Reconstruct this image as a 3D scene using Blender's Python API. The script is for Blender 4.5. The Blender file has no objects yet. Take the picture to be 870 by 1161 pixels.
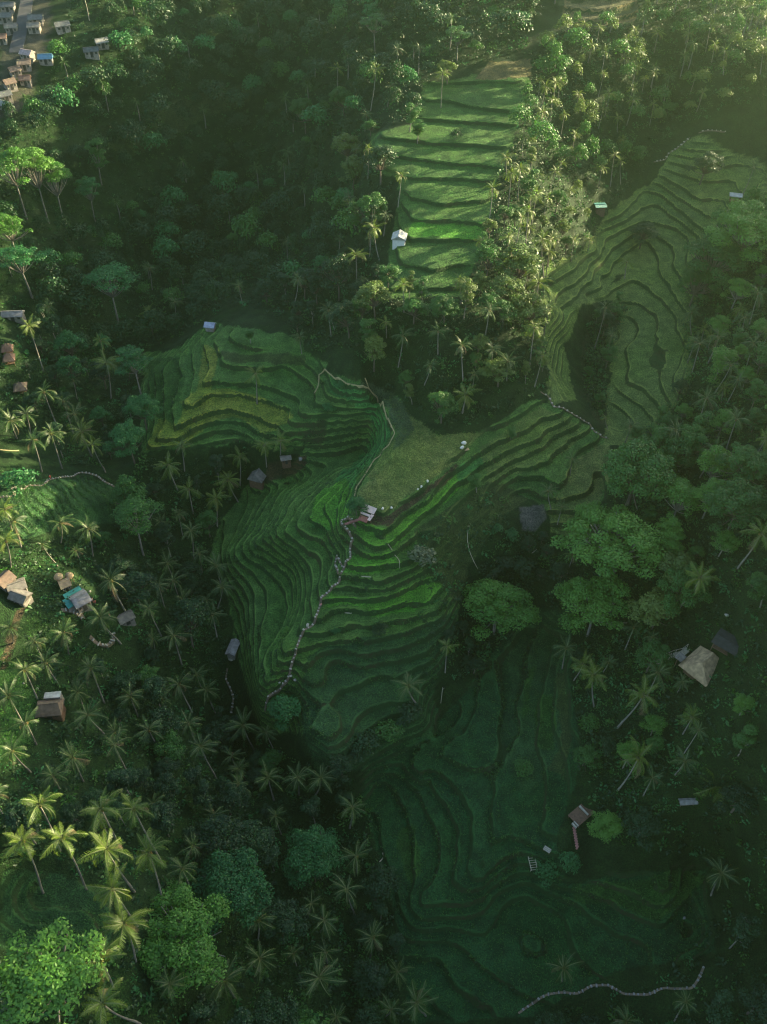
import bpy, math, random
import numpy as np
from mathutils import Vector, Matrix
random.seed(7); RNG = np.random.default_rng(7)
SC = bpy.context.scene
COL = SC.collection
R = math.radians

# ------------------------------------------------------------------ camera model (a drone 150 m above the middle plateau)
CAMZ, PITCH, FPX = 150.0, R(47), 1005.0
CP, SP = math.cos(PITCH), math.sin(PITCH)
def ray(px, py):
    u = (np.asarray(px, float)-435)/FPX; v = (580.5-np.asarray(py, float))/FPX
    return u, CP+v*SP, -SP+v*CP
def unproject(px, py, z):
    dx, dy, dz = ray(px, py); t = (z-CAMZ)/dz
    return dx*t, dy*t
def project(x, y, z):
    d = y*CP-(z-CAMZ)*SP
    d = np.where(np.abs(d) < 1e-3, 1e-3, d)
    up = y*SP+(z-CAMZ)*CP
    px = 435+FPX*x/d; py = 580.5-FPX*up/d
    bad = d < 5
    return np.where(bad, -9999, px), np.where(bad, -9999, py), d

# ------------------------------------------------------------------ value noise
_lat = {}
def vnoise(x, y, scale, seed=0):
    if seed not in _lat: _lat[seed] = np.random.default_rng(100+seed).random((256, 256))*2-1
    L = _lat[seed]
    xs = np.asarray(x)/scale; ys = np.asarray(y)/scale
    xi = np.floor(xs).astype(int); yi = np.floor(ys).astype(int)
    fx = xs-xi; fy = ys-yi
    fx = fx*fx*(3-2*fx); fy = fy*fy*(3-2*fy)
    a = L[xi & 255, yi & 255]; b = L[(xi+1) & 255, yi & 255]; c = L[xi & 255, (yi+1) & 255]; d = L[(xi+1) & 255, (yi+1) & 255]
    return (a*(1-fx)+b*fx)*(1-fy)+(c*(1-fx)+d*fx)*fy

# ------------------------------------------------------------------ terrain: survey lines (pixel of the photo, height) -> smooth height field
STEP = 1.6
CONT = [
 # crest path of the middle spur
 ([(447,490),(425,521),(410,545),(401,560),(397,575),(386,592),(401,612),(397,630),(391,640),(383,660),(362,690),(345,712),(334,745),(328,762),(312,790)],
  [-.8,-1,-1.2,-1.6,-2,-2.6,-4.0,-5.4,-6.6,-9,-11.8,-14,-17.5,-20,-26]),
 # left flank of the spur
 ([(424,470),(428,500),(418,515),(400,535),(390,542),(371,558),(352,579),(350,584),(371,601),(380,618),(386,630)], -8),
 ([(390,530),(361,554),(337,579),(324,596),(323,604),(336,613),(361,634),(364,650),(360,680)], -11.2),
 ([(374,530),(337,558),(323,572),(309,596),(305,606),(309,613),(333,630),(345,648),(347,675),(343,700),(326,730)], -14.4),
 ([(343,541),(323,561),(309,587),(297,604),(288,613),(292,620),(305,623),(326,639),(337,651),(338,670),(333,692),(316,735),(316,760)], -17.6),
 ([(330,542),(314,558),(297,579),(287,603),(274,617),(276,627),(285,634),(297,639),(314,654),(323,667),(328,690),(318,712),(303,740),(305,775)], -20.8),
 ([(297,554),(283,580),(274,604),(259,627),(262,639),(274,651),(287,668),(290,675),(288,692),(286,720),(289,765),(295,790)], -24),
 ([(278,550),(262,580),(250,600),(246,630),(256,660),(270,690),(273,720),(277,760),(288,800),(310,850),(350,890),(400,930)], [-26,-27,-27.5,-28,-28.5,-29,-30,-31,-33,-35,-36,-38]),
 # left terraces
 ([(250,397),(251,410),(267,414),(291,414),(324,417),(347,431),(357,441),(356,458)], -3.2),
 ([(236,398),(239,417),(229,436),(248,431),(270,433),(290,432),(316,440),(336,450),(339,468)], -4.8),
 ([(219,416),(217,441),(210,460),(224,459),(237,447),(263,445),(284,448),(309,453),(333,465)], -6.4),
 ([(205,426),(198,453),(193,486),(212,479),(234,469),(257,465),(288,469),(305,478),(330,490)], -8),
 ([(184,424),(184,453),(186,478),(179,498),(203,498),(220,484),(243,478),(281,478),(298,488),(325,500)], -9.6),
 ([(175,422),(176,453),(170,488),(167,505),(203,507),(217,497),(243,488),(270,488),(295,502)], -11.2),
 # plateau and right flank
 ([(433,580),(445,575),(474,554),(486,544),(503,530),(521,517),(536,496),(557,484),(580,472),(597,463),(612,453),(614,442)], 0),
 ([(418,440),(437,465),(446,488),(430,520),(413,545),(405,560),(425,560),(450,550),(480,530),(505,510),(470,495),(455,470),(440,452),(520,498)], .5),
 ([(410,596),(426,594),(441,598),(462,579),(483,567),(497,548),(517,530),(540,515),(562,503),(583,491),(602,480),(637,470)], -1.6),
 ([(402,600),(414,617),(428,622),(443,617),(462,599),(481,580),(497,567),(525,542),(550,522),(575,510),(597,501),(614,499),(619,489),(643,477)], -3.2),
 ([(402,619),(407,625),(428,630),(447,623),(470,605),(500,585),(552,540),(583,522),(614,506),(637,489),(654,484)], -4.8),
 ([(397,641),(422,649),(433,651),(452,642),(470,632),(500,612),(540,575),(555,551),(569,537),(585,529),(605,529),(630,516),(650,496),(664,489)], -6.4),
 ([(609,537),(635,548),(647,539),(650,516),(671,501)], -8),
 ([(390,651),(415,654),(436,653),(453,647)], -8),
 ([(388,663),(424,668),(447,663),(475,650),(520,615)], -9.6),
 ([(372,675),(407,679),(440,675),(470,660),(500,650)], -11.2),
 ([(362,692),(398,686),(419,694),(445,686),(469,687),(490,680)], -12.8),
 ([(345,735),(380,727),(401,729),(423,726),(460,718),(500,702)], -16),
 ([(345,760),(366,738),(404,732)], -17.6),
 ([(350,825),(362,812),(383,783),(428,766),(460,765),(490,750)], -20.8),
 ([(375,850),(393,835),(404,808),(442,794),(470,800)], -22.4),
 # lower bowl
 ([(422,866),(455,848),(483,839),(493,823),(493,811)], -30.4),
 ([(476,870),(486,861),(500,853),(521,834),(540,810),(545,780),(555,750)], -28.8),
 ([(428,884),(448,901),(464,917),(466,932),(470,960),(471,1000),(465,1020)], -35.2),
 ([(459,882),(472,894),(488,917),(495,943),(497,972),(495,994),(480,1020)], -33.6),
 ([(483,879),(507,907),(516,927),(519,943),(519,965),(510,1000)], -32),
 ([(531,912),(534,932),(534,957),(531,984)], -30.4),
 ([(610,710),(600,740),(595,773),(590,801),(594,823),(578,852),(560,890),(555,920),(556,960),(550,985)], -28.8),
 ([(640,715),(627,745),(614,780),(611,811),(606,845),(613,868),(622,890),(622,924),(616,946)], -27.2),
 ([(640,740),(630,757),(628,792),(628,830),(637,847)], -25.6),
 ([(640,985),(670,982),(700,990),(760,985)], -30.4),
 ([(690,1016),(735,1043),(754,1045),(777,1016),(800,990)], -33.6),
 ([(560,1010),(600,1000),(650,1020),(690,1050),(740,1075),(790,1060)], -35.2),
 # upper right valley
 ([(622,322),(652,304),(657,296),(676,284),(676,268),(686,258),(707,251)], 3.2),
 ([(628,337),(657,317),(669,303),(683,286),(688,272),(703,260),(721,254)], 1.6),
 ([(633,349),(657,330),(671,308),(686,292),(700,278),(724,263)], 0),
 ([(636,375),(647,358),(672,339),(679,318),(697,300),(712,284),(734,273)], -1.6),
 ([(629,420),(634,392),(643,384),(655,365),(690,345)], -4.8),
 ([(751,199),(777,213),(790,222),(820,225)], 8),
 ([(749,208),(767,222),(784,230),(801,244),(822,248)], 6.4),
 ([(754,223),(773,237),(786,251),(805,262)], 4.8),
 ([(748,254),(768,258),(779,267)], 1.6),
 ([(744,267),(765,282)], 0),
 ([(725,373),(712,392),(712,430)], -6.4),
 ([(746,373),(744,392),(738,410),(746,420),(755,418),(757,399)], -4.8),
 ([(724,430),(743,451),(752,468)], -6.4),
 # ridge fields
 ([(490,94),(540,92),(590,92)], 32), ([(509,113),(536,120),(586,125)], 30.4), ([(482,134),(523,137),(573,141)], 28.8),
 ([(428,153),(447,156),(490,161),(534,163),(573,166)], 27.2), ([(426,171),(461,178),(488,182),(555,188)], 25.6),
 ([(432,186),(465,200),(503,202),(548,205)], 24), ([(461,223),(488,226),(503,231),(548,226)], 22.4),
 ([(465,248),(507,249),(552,252)], 20.8), ([(463,269),(503,271),(544,269)], 19.2), ([(453,300),(490,304),(524,301)], 17.6), ([(435,325),(520,325)], 16),
]
SPOT = [
 # left hillside and gully
 (0,340,-2),(40,420,-8),(8,398,-3),(100,450,-16),(110,540,-14),(0,540,-3),(60,560,-4),(150,600,-20),(100,640,-14),(10,660,-3),(90,680,-8),(140,700,-16),(200,700,-26),(240,720,-30),
 (60,800,-6),(0,780,-2),(150,800,-22),(220,820,-31),(0,870,0),(100,870,-10),(250,880,-33),(330,900,-36),(400,975,-38.5),(425,1050,-40),(440,1161,-42),(300,960,-33),(200,960,-20),(100,1000,-3),(40,1010,-3),
 (0,950,6),(0,1100,5),(60,1130,4),(150,1100,-6),(250,1100,-24),(340,1080,-34),(350,1161,-34),(200,1161,-14),(160,1050,-6),
 # ravine, top left
 (60,170,8),(20,80,22),(0,0,30),(100,60,24),(100,130,10),(0,220,6),(100,250,-10),(0,290,4),(60,330,-8),(130,330,-18),(180,260,-18),(240,200,-14),(260,300,-20),(180,380,-24),(200,160,-2),(250,110,6),(200,50,20),
 (300,50,16),(350,100,12),(330,170,-2),(330,230,-6),(400,60,24),(400,150,17),(400,220,9),(380,300,3),(330,330,-6),(300,350,-3),(230,340,-14),(280,320,-10),(500,20,36),(600,30,38),(700,20,40),(435,250,15),(430,330,11),
 (400,370,3),(360,390,1),(300,385,-1),(255,378,-2),(158,430,-18),(150,480,-19),(163,514,-17),(200,527,-17),(240,530,-17.5),(290,538,-19.5),(180,508,-12.8),(220,510,-13.6),(260,507,-13.6),
 # slope between plateau and ridge, forest right of the fields
 (450,440,1.5),(480,440,5),(500,470,2),(540,440,5),(480,380,12),(540,380,13),(580,430,6),(600,400,9),(620,440,1),(620,350,6),(600,280,18),(640,260,10),(600,200,24),(650,200,17),(700,170,14),(650,120,27),(720,100,27),(760,130,17),(600,100,30),(870,60,36),(800,100,28),
 # right side
 (800,200,10),(840,180,12),(870,215,13),(840,240,10),(850,300,10),(800,300,4),(780,360,-2),(870,380,10),(820,420,5),(770,450,-3),(800,500,-1),(870,500,9),(720,520,-7),(700,600,-8.5),(760,560,-5),(650,640,-15),(640,680,-19),(700,680,-15),
 (800,640,-1),(870,640,8),(720,750,-17),(800,745,-9),(870,740,4),(680,830,-22),(760,850,-14),(870,850,2),(660,900,-25),(760,920,-19),(870,920,-6),(670,1000,-32),(760,995,-28),(870,1000,-16),(600,1060,-36.5),(700,1090,-36),(800,1090,-30),
 (870,1080,-22),(530,1100,-39),(600,1150,-39),(870,1161,-22),(740,1150,-36),
 (668,350,-6),(672,400,-9),(672,440,-10),(688,475,-10.5),(680,540,-9.9),(655,580,-11.5),(640,610,-14.5),(600,630,-17.5),(590,660,-21),(560,700,-25.5),(530,745,-28.5),(508,795,-31),(520,640,-14.5),(560,620,-13.5),(600,588,-11.5),
 (430,960,-37),(440,1030,-39),(500,1060,-38),(560,1030,-36.5),
]
WORLD = [(-200,0,10),(-200,100,18),(-200,200,14),(-210,300,20),(-230,420,32),(-300,300,40),(-300,100,36),(-300,500,40),(-100,0,2),(-60,10,-6),(0,10,-42),(60,10,-34),(0,-80,-38),(-120,-80,16),(120,-80,40),
 (0,480,46),(-100,480,40),(100,480,46),(0,600,56),(-200,600,50),(200,600,52),(0,700,60),(-300,700,60),(300,700,60),
 (110,30,0),(120,70,12),(160,60,44),(200,60,78),(200,0,78),(205,110,79),(205,160,77),(208,210,74),(215,260,74),(222,310,52),(232,370,33),(245,440,38),(160,120,34),(165,200,24),(172,260,20),(185,330,22),(160,160,30),  # unseen right ridge added, crest shaped to shade valley and light chosen crowns
 (260,60,84),(270,160,80),(280,260,62),(290,380,40),(320,0,70),(320,200,60),(320,400,44)]
pts = []
for line, zz in CONT:
    zz = zz if isinstance(zz, list) else [zz]*len(line)
    for k in range(len(line)):
        segs = [(line[k], zz[k])]
        if k+1 < len(line):
            L = math.hypot(line[k+1][0]-line[k][0], line[k+1][1]-line[k][1])
            n = int(L//14)
            for j in range(1, n+1):
                a = j/(n+1); segs.append(((line[k][0]*(1-a)+line[k+1][0]*a, line[k][1]*(1-a)+line[k+1][1]*a), zz[k]*(1-a)+zz[k+1]*a))
        for (p, z) in segs:
            x, y = unproject(p[0], p[1], z); pts.append((x, y, z, .3))
for px, py, z in SPOT:
    x, y = unproject(px, py, z); pts.append((x, y, z, 3.0))
for x, y, z in WORLD: pts.append((x, y, z, 3.0))
P = np.array(pts)
S = 100.0
def tps(r2): return np.where(r2 > 0, .5*r2*np.log(np.maximum(r2, 1e-12)), 0)
def solve_tps(P):
    X = P[:, :2]/S; n = len(X)
    K = tps(((X[:, None]-X[None])**2).sum(-1))+np.diag(P[:, 3]*2e-4)
    Q = np.c_[np.ones(n), X]
    A = np.block([[K, Q], [Q.T, np.zeros((3, 3))]])
    return X, np.linalg.solve(A, np.r_[P[:, 2], 0, 0, 0])
XC, WC = solve_tps(P)
GX0, GX1, GY0, GY1, GD = -330., 330., -100., 700., 2.
gx = np.arange(GX0, GX1+.1, GD); gy = np.arange(GY0, GY1+.1, GD)
GH = np.zeros((len(gx), len(gy)))
for i, x in enumerate(gx):
    q = np.c_[np.full(len(gy), x), gy]/S
    GH[i] = tps(((q[:, None]-XC[None])**2).sum(-1))@WC[:-3]+WC[-3]+q@WC[-2:]
GH = np.clip(GH, -43, 80)
GGX, GGY = np.gradient(GH, GD)
GG = np.hypot(GGX, GGY)
def bil(G, x, y):
    fx = np.clip((np.asarray(x, float)-GX0)/GD, 0, len(gx)-1.001); fy = np.clip((np.asarray(y, float)-GY0)/GD, 0, len(gy)-1.001)
    i = fx.astype(int); j = fy.astype(int); a = fx-i; b = fy-j
    return (G[i, j]*(1-a)+G[i+1, j]*a)*(1-b)+(G[i, j+1]*(1-a)+G[i+1, j+1]*a)*b

# ------------------------------------------------------------------ ground cover zones (outlines surveyed on the photo): colour, terraced or not
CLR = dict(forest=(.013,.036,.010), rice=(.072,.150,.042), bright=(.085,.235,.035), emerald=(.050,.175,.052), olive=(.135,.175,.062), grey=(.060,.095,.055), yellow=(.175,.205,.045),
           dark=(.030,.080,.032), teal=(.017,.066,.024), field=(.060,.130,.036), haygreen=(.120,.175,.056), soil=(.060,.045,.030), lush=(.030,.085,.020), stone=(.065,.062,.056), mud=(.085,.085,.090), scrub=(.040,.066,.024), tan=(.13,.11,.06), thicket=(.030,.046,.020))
ZONES = [
 ('rice',1,[(165,400),(200,395),(240,366),(300,372),(345,400),(372,412),(362,440),(356,470),(350,500),(325,512),(280,500),(235,505),(160,512),(160,440)]),
 ('rice',1,[(362,420),(405,430),(450,450),(470,478),(510,495),(545,487),(600,455),(625,455),(690,495),(700,530),(660,620),(600,560),(560,600),(530,640),(520,700),(480,790),(400,850),(340,830),(300,830),(285,800),(268,740),(258,670),(240,630),(252,590),(280,550),(330,530),(352,500),(358,450)]),
 ('yellow',1,[(230,392),(250,395),(240,440),(262,440),(320,460),(335,470),(300,490),(262,470),(230,480),(215,505),(165,508),(180,470),(205,480),(205,452),(225,440)]),
 ('lush',1,[(168,410),(200,404),(210,425),(205,450),(180,470),(165,470)]),
 ('olive',0,[(405,432),(418,436),(445,445),(466,470),(500,492),(548,488),(533,500),(520,518),(503,531),(485,546),(473,555),(445,575),(432,580),(412,570),(404,560),(414,545),(430,520),(449,492),(437,462)]),
 ('grey',0,[(405,432),(420,434),(445,445),(466,470),(470,485),(455,505),(446,512),(448,492),(437,462)]),
 ('emerald',1,[(372,425),(410,440),(428,455),(442,490),(424,520),(400,550),(398,585),(370,600),(352,592),(352,580),(385,540),(415,510),(426,485),(412,462),(375,445)]),
 ('bright',1,[(360,560),(392,540),(398,560),(396,590),(372,598),(350,588)]),
 ('soil',1,[(415,580),(440,582),(478,556),(505,535),(520,522),(522,530),(490,555),(462,578),(441,596),(415,594)]),
 ('bright',1,[(400,592),(426,596),(441,600),(464,582),(485,568),(500,550),(520,532),(545,512),(556,512),(500,570),(462,602),(440,622),(415,618)]),
 ('emerald',1,[(520,530),(552,505),(570,500),(556,520),(520,548)]),
 ('bright',1,[(385,650),(378,672),(408,680),(445,675),(500,650),(510,665),(470,690),(420,696),(396,686),(366,690),(400,625),(450,625),(452,640),(420,648)]),
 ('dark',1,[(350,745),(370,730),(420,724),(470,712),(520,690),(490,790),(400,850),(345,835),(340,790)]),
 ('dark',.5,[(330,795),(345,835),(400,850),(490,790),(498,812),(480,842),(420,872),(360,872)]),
 ('scrub',.42,[(470,600),(555,545),(600,560),(560,600),(530,640),(520,690),(500,660),(480,650)]),
 ('haygreen',1,[(545,505),(612,458),(645,470),(664,489),(630,516),(605,529),(570,537),(555,548)]),
 ('olive',1,[(650,520),(675,500),(695,500),(690,540),(660,620),(625,600),(618,570),(640,550)]),
 ('haygreen',.6,[(618,300),(660,285),(690,240),(738,205),(762,170),(800,150),(830,172),(870,188),(870,235),(820,262),(780,300),(700,310),(690,340),(660,345),(640,390),(655,455),(622,455),(618,380)]),
 ('haygreen',.55,[(690,330),(720,300),(780,300),(790,330),(785,400),(780,445),(720,510),(686,500),(690,440),(696,380)]),
 ('thicket',0,[(668,358),(690,345),(712,346),(696,375),(688,420),(688,488),(670,468),(660,425),(662,385)]),
 ('field',.58,[(482,92),(540,86),(602,90),(584,150),(565,200),(553,260),(528,335),(430,338),(440,290),(455,205),(422,190),(418,150),(470,140)]),
 ('bright',.58,[(465,250),(550,252),(545,270),(462,268)]),  # sunlit strip across one field, its light painted as brighter cover
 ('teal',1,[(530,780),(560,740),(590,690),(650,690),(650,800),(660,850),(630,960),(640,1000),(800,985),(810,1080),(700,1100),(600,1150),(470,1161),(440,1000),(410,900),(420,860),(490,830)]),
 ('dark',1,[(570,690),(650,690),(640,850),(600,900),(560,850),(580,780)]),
 ('lush',1,[(614,785),(630,790),(628,845),(610,846),(609,815)]), ('lush',1,[(596,760),(606,755),(600,812),(592,812)]),
 ('scrub',0,[(632,760),(645,760),(645,850),(640,880),(622,870),(634,845)]),
 ('lush',1,[(650,1000),(720,1000),(775,985),(800,995),(780,1020),(745,1045),(700,1025),(650,1020)]),
 ('lush',1,[(455,935),(470,935),(480,990),(468,1000),(450,960)]),
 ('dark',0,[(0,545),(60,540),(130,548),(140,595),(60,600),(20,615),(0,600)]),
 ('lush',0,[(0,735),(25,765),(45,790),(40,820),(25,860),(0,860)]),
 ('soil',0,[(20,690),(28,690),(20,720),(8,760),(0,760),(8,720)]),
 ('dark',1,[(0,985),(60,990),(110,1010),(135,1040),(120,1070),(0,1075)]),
 ('stone',0,[(0,0),(60,0),(52,60),(30,120),(0,140)]),
 ('scrub',0,[(120,165),(200,112),(290,92),(285,112),(200,152),(150,178)]),
 ('tan',0,[(555,72),(600,65),(604,88),(540,92)]), ('tan',1,[(640,0),(725,0),(720,22),(640,30)]),
 ('scrub',0,[(250,398),(345,400),(345,410),(255,411)]), ('field',0,[(295,392),(315,378),(338,385),(345,398),(290,397)]),
 ('mud',0,[(588,575),(615,570),(618,588),(605,602),(590,600)]),
 ('scrub',1,[(340,500),(362,470),(372,478),(366,505)]), ('soil',0,[(305,528),(350,515),(345,530),(300,552)]),
]
def inpoly(px, py, poly):
    poly = np.array(poly, float); r = np.zeros(px.shape, bool)
    x0, y0 = poly.min(0); x1, y1 = poly.max(0)
    s = np.nonzero((px >= x0) & (px <= x1) & (py >= y0) & (py <= y1))[0]
    if not len(s): return r
    X, Y = px[s], py[s]; c = np.zeros(len(s), bool)
    j = len(poly)-1
    for i in range(len(poly)):
        xi, yi = poly[i]; xj, yj = poly[j]
        if yi != yj:
            c ^= ((yi > Y) != (yj > Y)) & (X < (xj-xi)*(Y-yi)/(yj-yi)+xi)
        j = i
    r[s] = c
    return r
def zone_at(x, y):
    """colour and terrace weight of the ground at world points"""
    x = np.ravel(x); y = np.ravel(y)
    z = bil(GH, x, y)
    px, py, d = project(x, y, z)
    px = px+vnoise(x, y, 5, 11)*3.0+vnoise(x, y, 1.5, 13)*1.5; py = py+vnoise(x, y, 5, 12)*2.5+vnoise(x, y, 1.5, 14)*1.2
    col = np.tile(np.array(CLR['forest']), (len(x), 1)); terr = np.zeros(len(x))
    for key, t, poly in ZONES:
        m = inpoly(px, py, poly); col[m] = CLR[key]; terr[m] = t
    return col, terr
# terrace mask on the 2 m grid, softened
_X, _Y = np.meshgrid(gx, gy, indexing='ij')
_c, _t = zone_at(_X, _Y)
GT = _t.reshape(_X.shape)
for _ in range(2):
    Q = np.pad(GT, 1, 'edge'); GT = (Q[:-2, 1:-1]+Q[2:, 1:-1]+Q[1:-1, :-2]+Q[1:-1, 2:]+2*Q[1:-1, 1:-1])/6
def ground(x, y, full=False):
    x = np.asarray(x, float); y = np.asarray(y, float)
    g = np.maximum(bil(GG, x, y), .02); na = np.clip((g-.09)*4.0, .08, 1)
    h = bil(GH, x, y)+na*(.40*vnoise(x, y, 7, 1)+.18*vnoise(x, y, 2.6, 2))
    T = np.clip(bil(GT, x, y)*1.6-.3, 0, 1)
    k = np.floor(h/STEP); f = h/STEP-k
    rf = np.clip(.45*g/STEP, .05, .32)
    bf = np.clip(.4*g/STEP, .03, .22)
    s = np.clip((f-(1-rf))/rf, 0, 1); s = s*s*(3-2*s)
    zt = STEP*(k+s)+.22*np.where(f < bf, 1-f/bf, 0)+.10*g*f
    rough = .5*vnoise(x, y, 9, 3)+.25*vnoise(x, y, 3, 4)+3.0*vnoise(x, y, 60, 5)*np.clip((np.hypot(x, y-200)-330)/200, 0, 1)
    z = zt*T+(h+rough*.8)*(1-T)
    if full: return z, h/STEP, rf, bf, T
    return z
def hit(px, py, H=0.0):
    """where the sight line of a photo pixel meets the ground raised by H"""
    dx, dy, dz = ray(px, py)
    t = np.arange(60, 900, 1.0)
    zz = CAMZ+dz*t-ground(dx*t, dy*t)-H
    i = int(np.argmax(zz < 0)) if (zz < 0).any() else len(t)-1
    a = zz[i-1]/(zz[i-1]-zz[i]) if i > 0 and zz[i-1] != zz[i] else 0
    tt = t[i-1]+a
    return float(dx*tt), float(dy*tt)
# ------------------------------------------------------------------ mesh + material helpers
def mk_mesh(name, V, F4=None, F3=None, mats=(), mi4=None, mi3=None, smooth=False):
    me = bpy.data.meshes.new(name)
    V = np.asarray(V, np.float32).reshape(-1, 3)
    n4 = 0 if F4 is None else len(F4); n3 = 0 if F3 is None else len(F3)
    me.vertices.add(len(V)); me.vertices.foreach_set('co', V.ravel())
    loops = np.concatenate([np.asarray(F4, np.int32).ravel() if n4 else np.zeros(0, np.int32), np.asarray(F3, np.int32).ravel() if n3 else np.zeros(0, np.int32)])
    me.loops.add(len(loops)); me.loops.foreach_set('vertex_index', loops)
    st = np.concatenate([np.arange(n4)*4, n4*4+np.arange(n3)*3]).astype(np.int32)
    me.polygons.add(n4+n3); me.polygons.foreach_set('loop_start', st)
    mi = np.concatenate([np.zeros(n4, np.int32) if mi4 is None else np.asarray(mi4, np.int32), np.zeros(n3, np.int32) if mi3 is None else np.asarray(mi3, np.int32)])
    me.polygons.foreach_set('material_index', mi)
    me.polygons.foreach_set('use_smooth', np.full(n4+n3, smooth))
    for m in mats: me.materials.append(m)
    me.update(calc_edges=True)
    return me
def link(name, me, parent=None, loc=(0, 0, 0), rot=(0, 0, 0)):
    o = bpy.data.objects.new(name, me); COL.objects.link(o)
    o.location = loc; o.rotation_euler = rot
    if parent: o.parent = parent
    return o
def tag(o, label=None, cat=None, group=None, kind=None):
    if label: o['label'] = label
    if cat: o['category'] = cat
    if group: o['group'] = group
    if kind: o['kind'] = kind
    return o
class Geo:
    def __init__(s): s.V = []; s.F = []; s.T = []; s.m = []; s.mt = []; s.n = 0
    def add(s, V, F4=None, F3=None, m=0):
        V = np.asarray(V, float).reshape(-1, 3); s.V.append(V)
        if F4 is not None and len(F4): F4 = np.asarray(F4); s.F.append(F4+s.n); s.m.append(np.full(len(F4), m))
        if F3 is not None and len(F3): F3 = np.asarray(F3); s.T.append(F3+s.n); s.mt.append(np.full(len(F3), m))
        s.n += len(V); return s
    def box(s, c, d, rz=0, m=0, taper=1.0, M=None):
        x, y, z = np.array(d)/2
        V = np.array([(-x, -y, -z), (x, -y, -z), (x, y, -z), (-x, y, -z), (-x*taper, -y*taper, z), (x*taper, -y*taper, z), (x*taper, y*taper, z), (-x*taper, y*taper, z)])
        if M is not None: V = V@np.array(M).T
        ca, sa = math.cos(rz), math.sin(rz)
        V = np.c_[V[:, 0]*ca-V[:, 1]*sa, V[:, 0]*sa+V[:, 1]*ca, V[:, 2]]+np.array(c)
        return s.add(V, [(0, 3, 2, 1), (4, 5, 6, 7), (0, 1, 5, 4), (1, 2, 6, 5), (2, 3, 7, 6), (3, 0, 4, 7)], m=m)
    def tube(s, pts, rad, n=6, m=0, cap=True):
        pts = np.asarray(pts, float); k = len(pts); rad = np.broadcast_to(rad, (k,))
        d = np.gradient(pts, axis=0); d /= np.linalg.norm(d, axis=1)[:, None]+1e-9
        ref = np.where(np.abs(d[:, 2:3]) > .9, np.array([[1., 0, 0]]), np.array([[0, 0, 1.]]))
        a = np.cross(d, ref); a /= np.linalg.norm(a, axis=1)[:, None]; b = np.cross(d, a)
        th = np.arange(n)/n*2*math.pi
        V = pts[:, None]+rad[:, None, None]*(a[:, None]*np.cos(th)[None, :, None]+b[:, None]*np.sin(th)[None, :, None])
        F = [(i*n+j, i*n+(j+1) % n, (i+1)*n+(j+1) % n, (i+1)*n+j) for i in range(k-1) for j in range(n)]
        s.add(V.reshape(-1, 3), F, m=m)
        if cap:
            t = s.n; s.add([pts[-1]], F3=[]); base = t-k*n+(k-1)*n
            s.T.append(np.array([(base+j, base+(j+1) % n, t) for j in range(n)])); s.mt.append(np.full(n, m))
        return s
    def mesh(s, name, mats, smooth=False):
        return mk_mesh(name, np.concatenate(s.V), np.concatenate(s.F) if s.F else None, np.concatenate(s.T) if s.T else None, mats,
                       np.concatenate(s.m) if s.m else None, np.concatenate(s.mt) if s.mt else None, smooth)

class NT:
    def __init__(s, name):
        s.mat = bpy.data.materials.new(name); s.mat.use_nodes = True; s.t = s.mat.node_tree; s.t.nodes.clear()
        s.out = s.t.nodes.new('ShaderNodeOutputMaterial')
    def n(s, typ, **kw):
        nd = s.t.nodes.new(typ)
        for k, v in kw.items():
            if k.startswith('i_'): nd.inputs[k[2:]].default_value = v
            else: setattr(nd, k, v)
        return nd
    def l(s, a, b): s.t.links.new(a, b)
    def math(s, op, a, b=None, c=None):
        nd = s.n('ShaderNodeMath', operation=op)
        for i, v in enumerate((a, b, c)):
            if v is None: continue
            if isinstance(v, (int, float)): nd.inputs[i].default_value = v
            else: s.l(v, nd.inputs[i])
        return nd.outputs[0]
    def mix(s, f, a, b, blend='MIX'):
        nd = s.n('ShaderNodeMix', data_type='RGBA', blend_type=blend)
        for i, v in ((0, f), (6, a), (7, b)):
            if isinstance(v, (int, float)): nd.inputs[i].default_value = v
            elif isinstance(v, tuple): nd.inputs[i].default_value = (*v, 1) if len(v) == 3 else v
            else: s.l(v, nd.inputs[i])
        return nd.outputs[2]
    def noise(s, scale, vec=None, detail=3):
        nd = s.n('ShaderNodeTexNoise'); nd.inputs['Scale'].default_value = scale; nd.inputs['Detail'].default_value = detail
        if vec is not None: s.l(vec, nd.inputs['Vector'])
        return nd.outputs['Fac']
    def ramp(s, f, lo, hi):
        nd = s.n('ShaderNodeMapRange'); nd.clamp = True
        s.l(f, nd.inputs[0]); nd.inputs[1].default_value = lo; nd.inputs[2].default_value = hi
        return nd.outputs[0]

def plain(name, col, rough=.7, var=.35, scale=1.5, bump=0.0):
    t = NT(name); co = t.n('ShaderNodeTexCoord').outputs['Object']
    nz = t.noise(scale, co, 5); oi = t.n('ShaderNodeObjectInfo').outputs['Random']
    c = t.mix(t.ramp(nz, .3, .7), tuple(v*(1-var) for v in col), tuple(min(1, v*(1+var)) for v in col))
    c2 = t.mix(t.math('MULTIPLY', oi, .35), c, tuple(v*.6 for v in col))
    p = t.n('ShaderNodeBsdfPrincipled'); p.inputs['Roughness'].default_value = rough
    t.l(c2, p.inputs['Base Color'])
    if bump:
        b = t.n('ShaderNodeBump'); b.inputs['Strength'].default_value = bump; b.inputs['Distance'].default_value = .1
        t.l(t.noise(scale*5, co, 4), b.inputs['Height']); t.l(b.outputs[0], p.inputs['Normal'])
    t.l(p.outputs[0], t.out.inputs[0]); return t.mat
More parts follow.
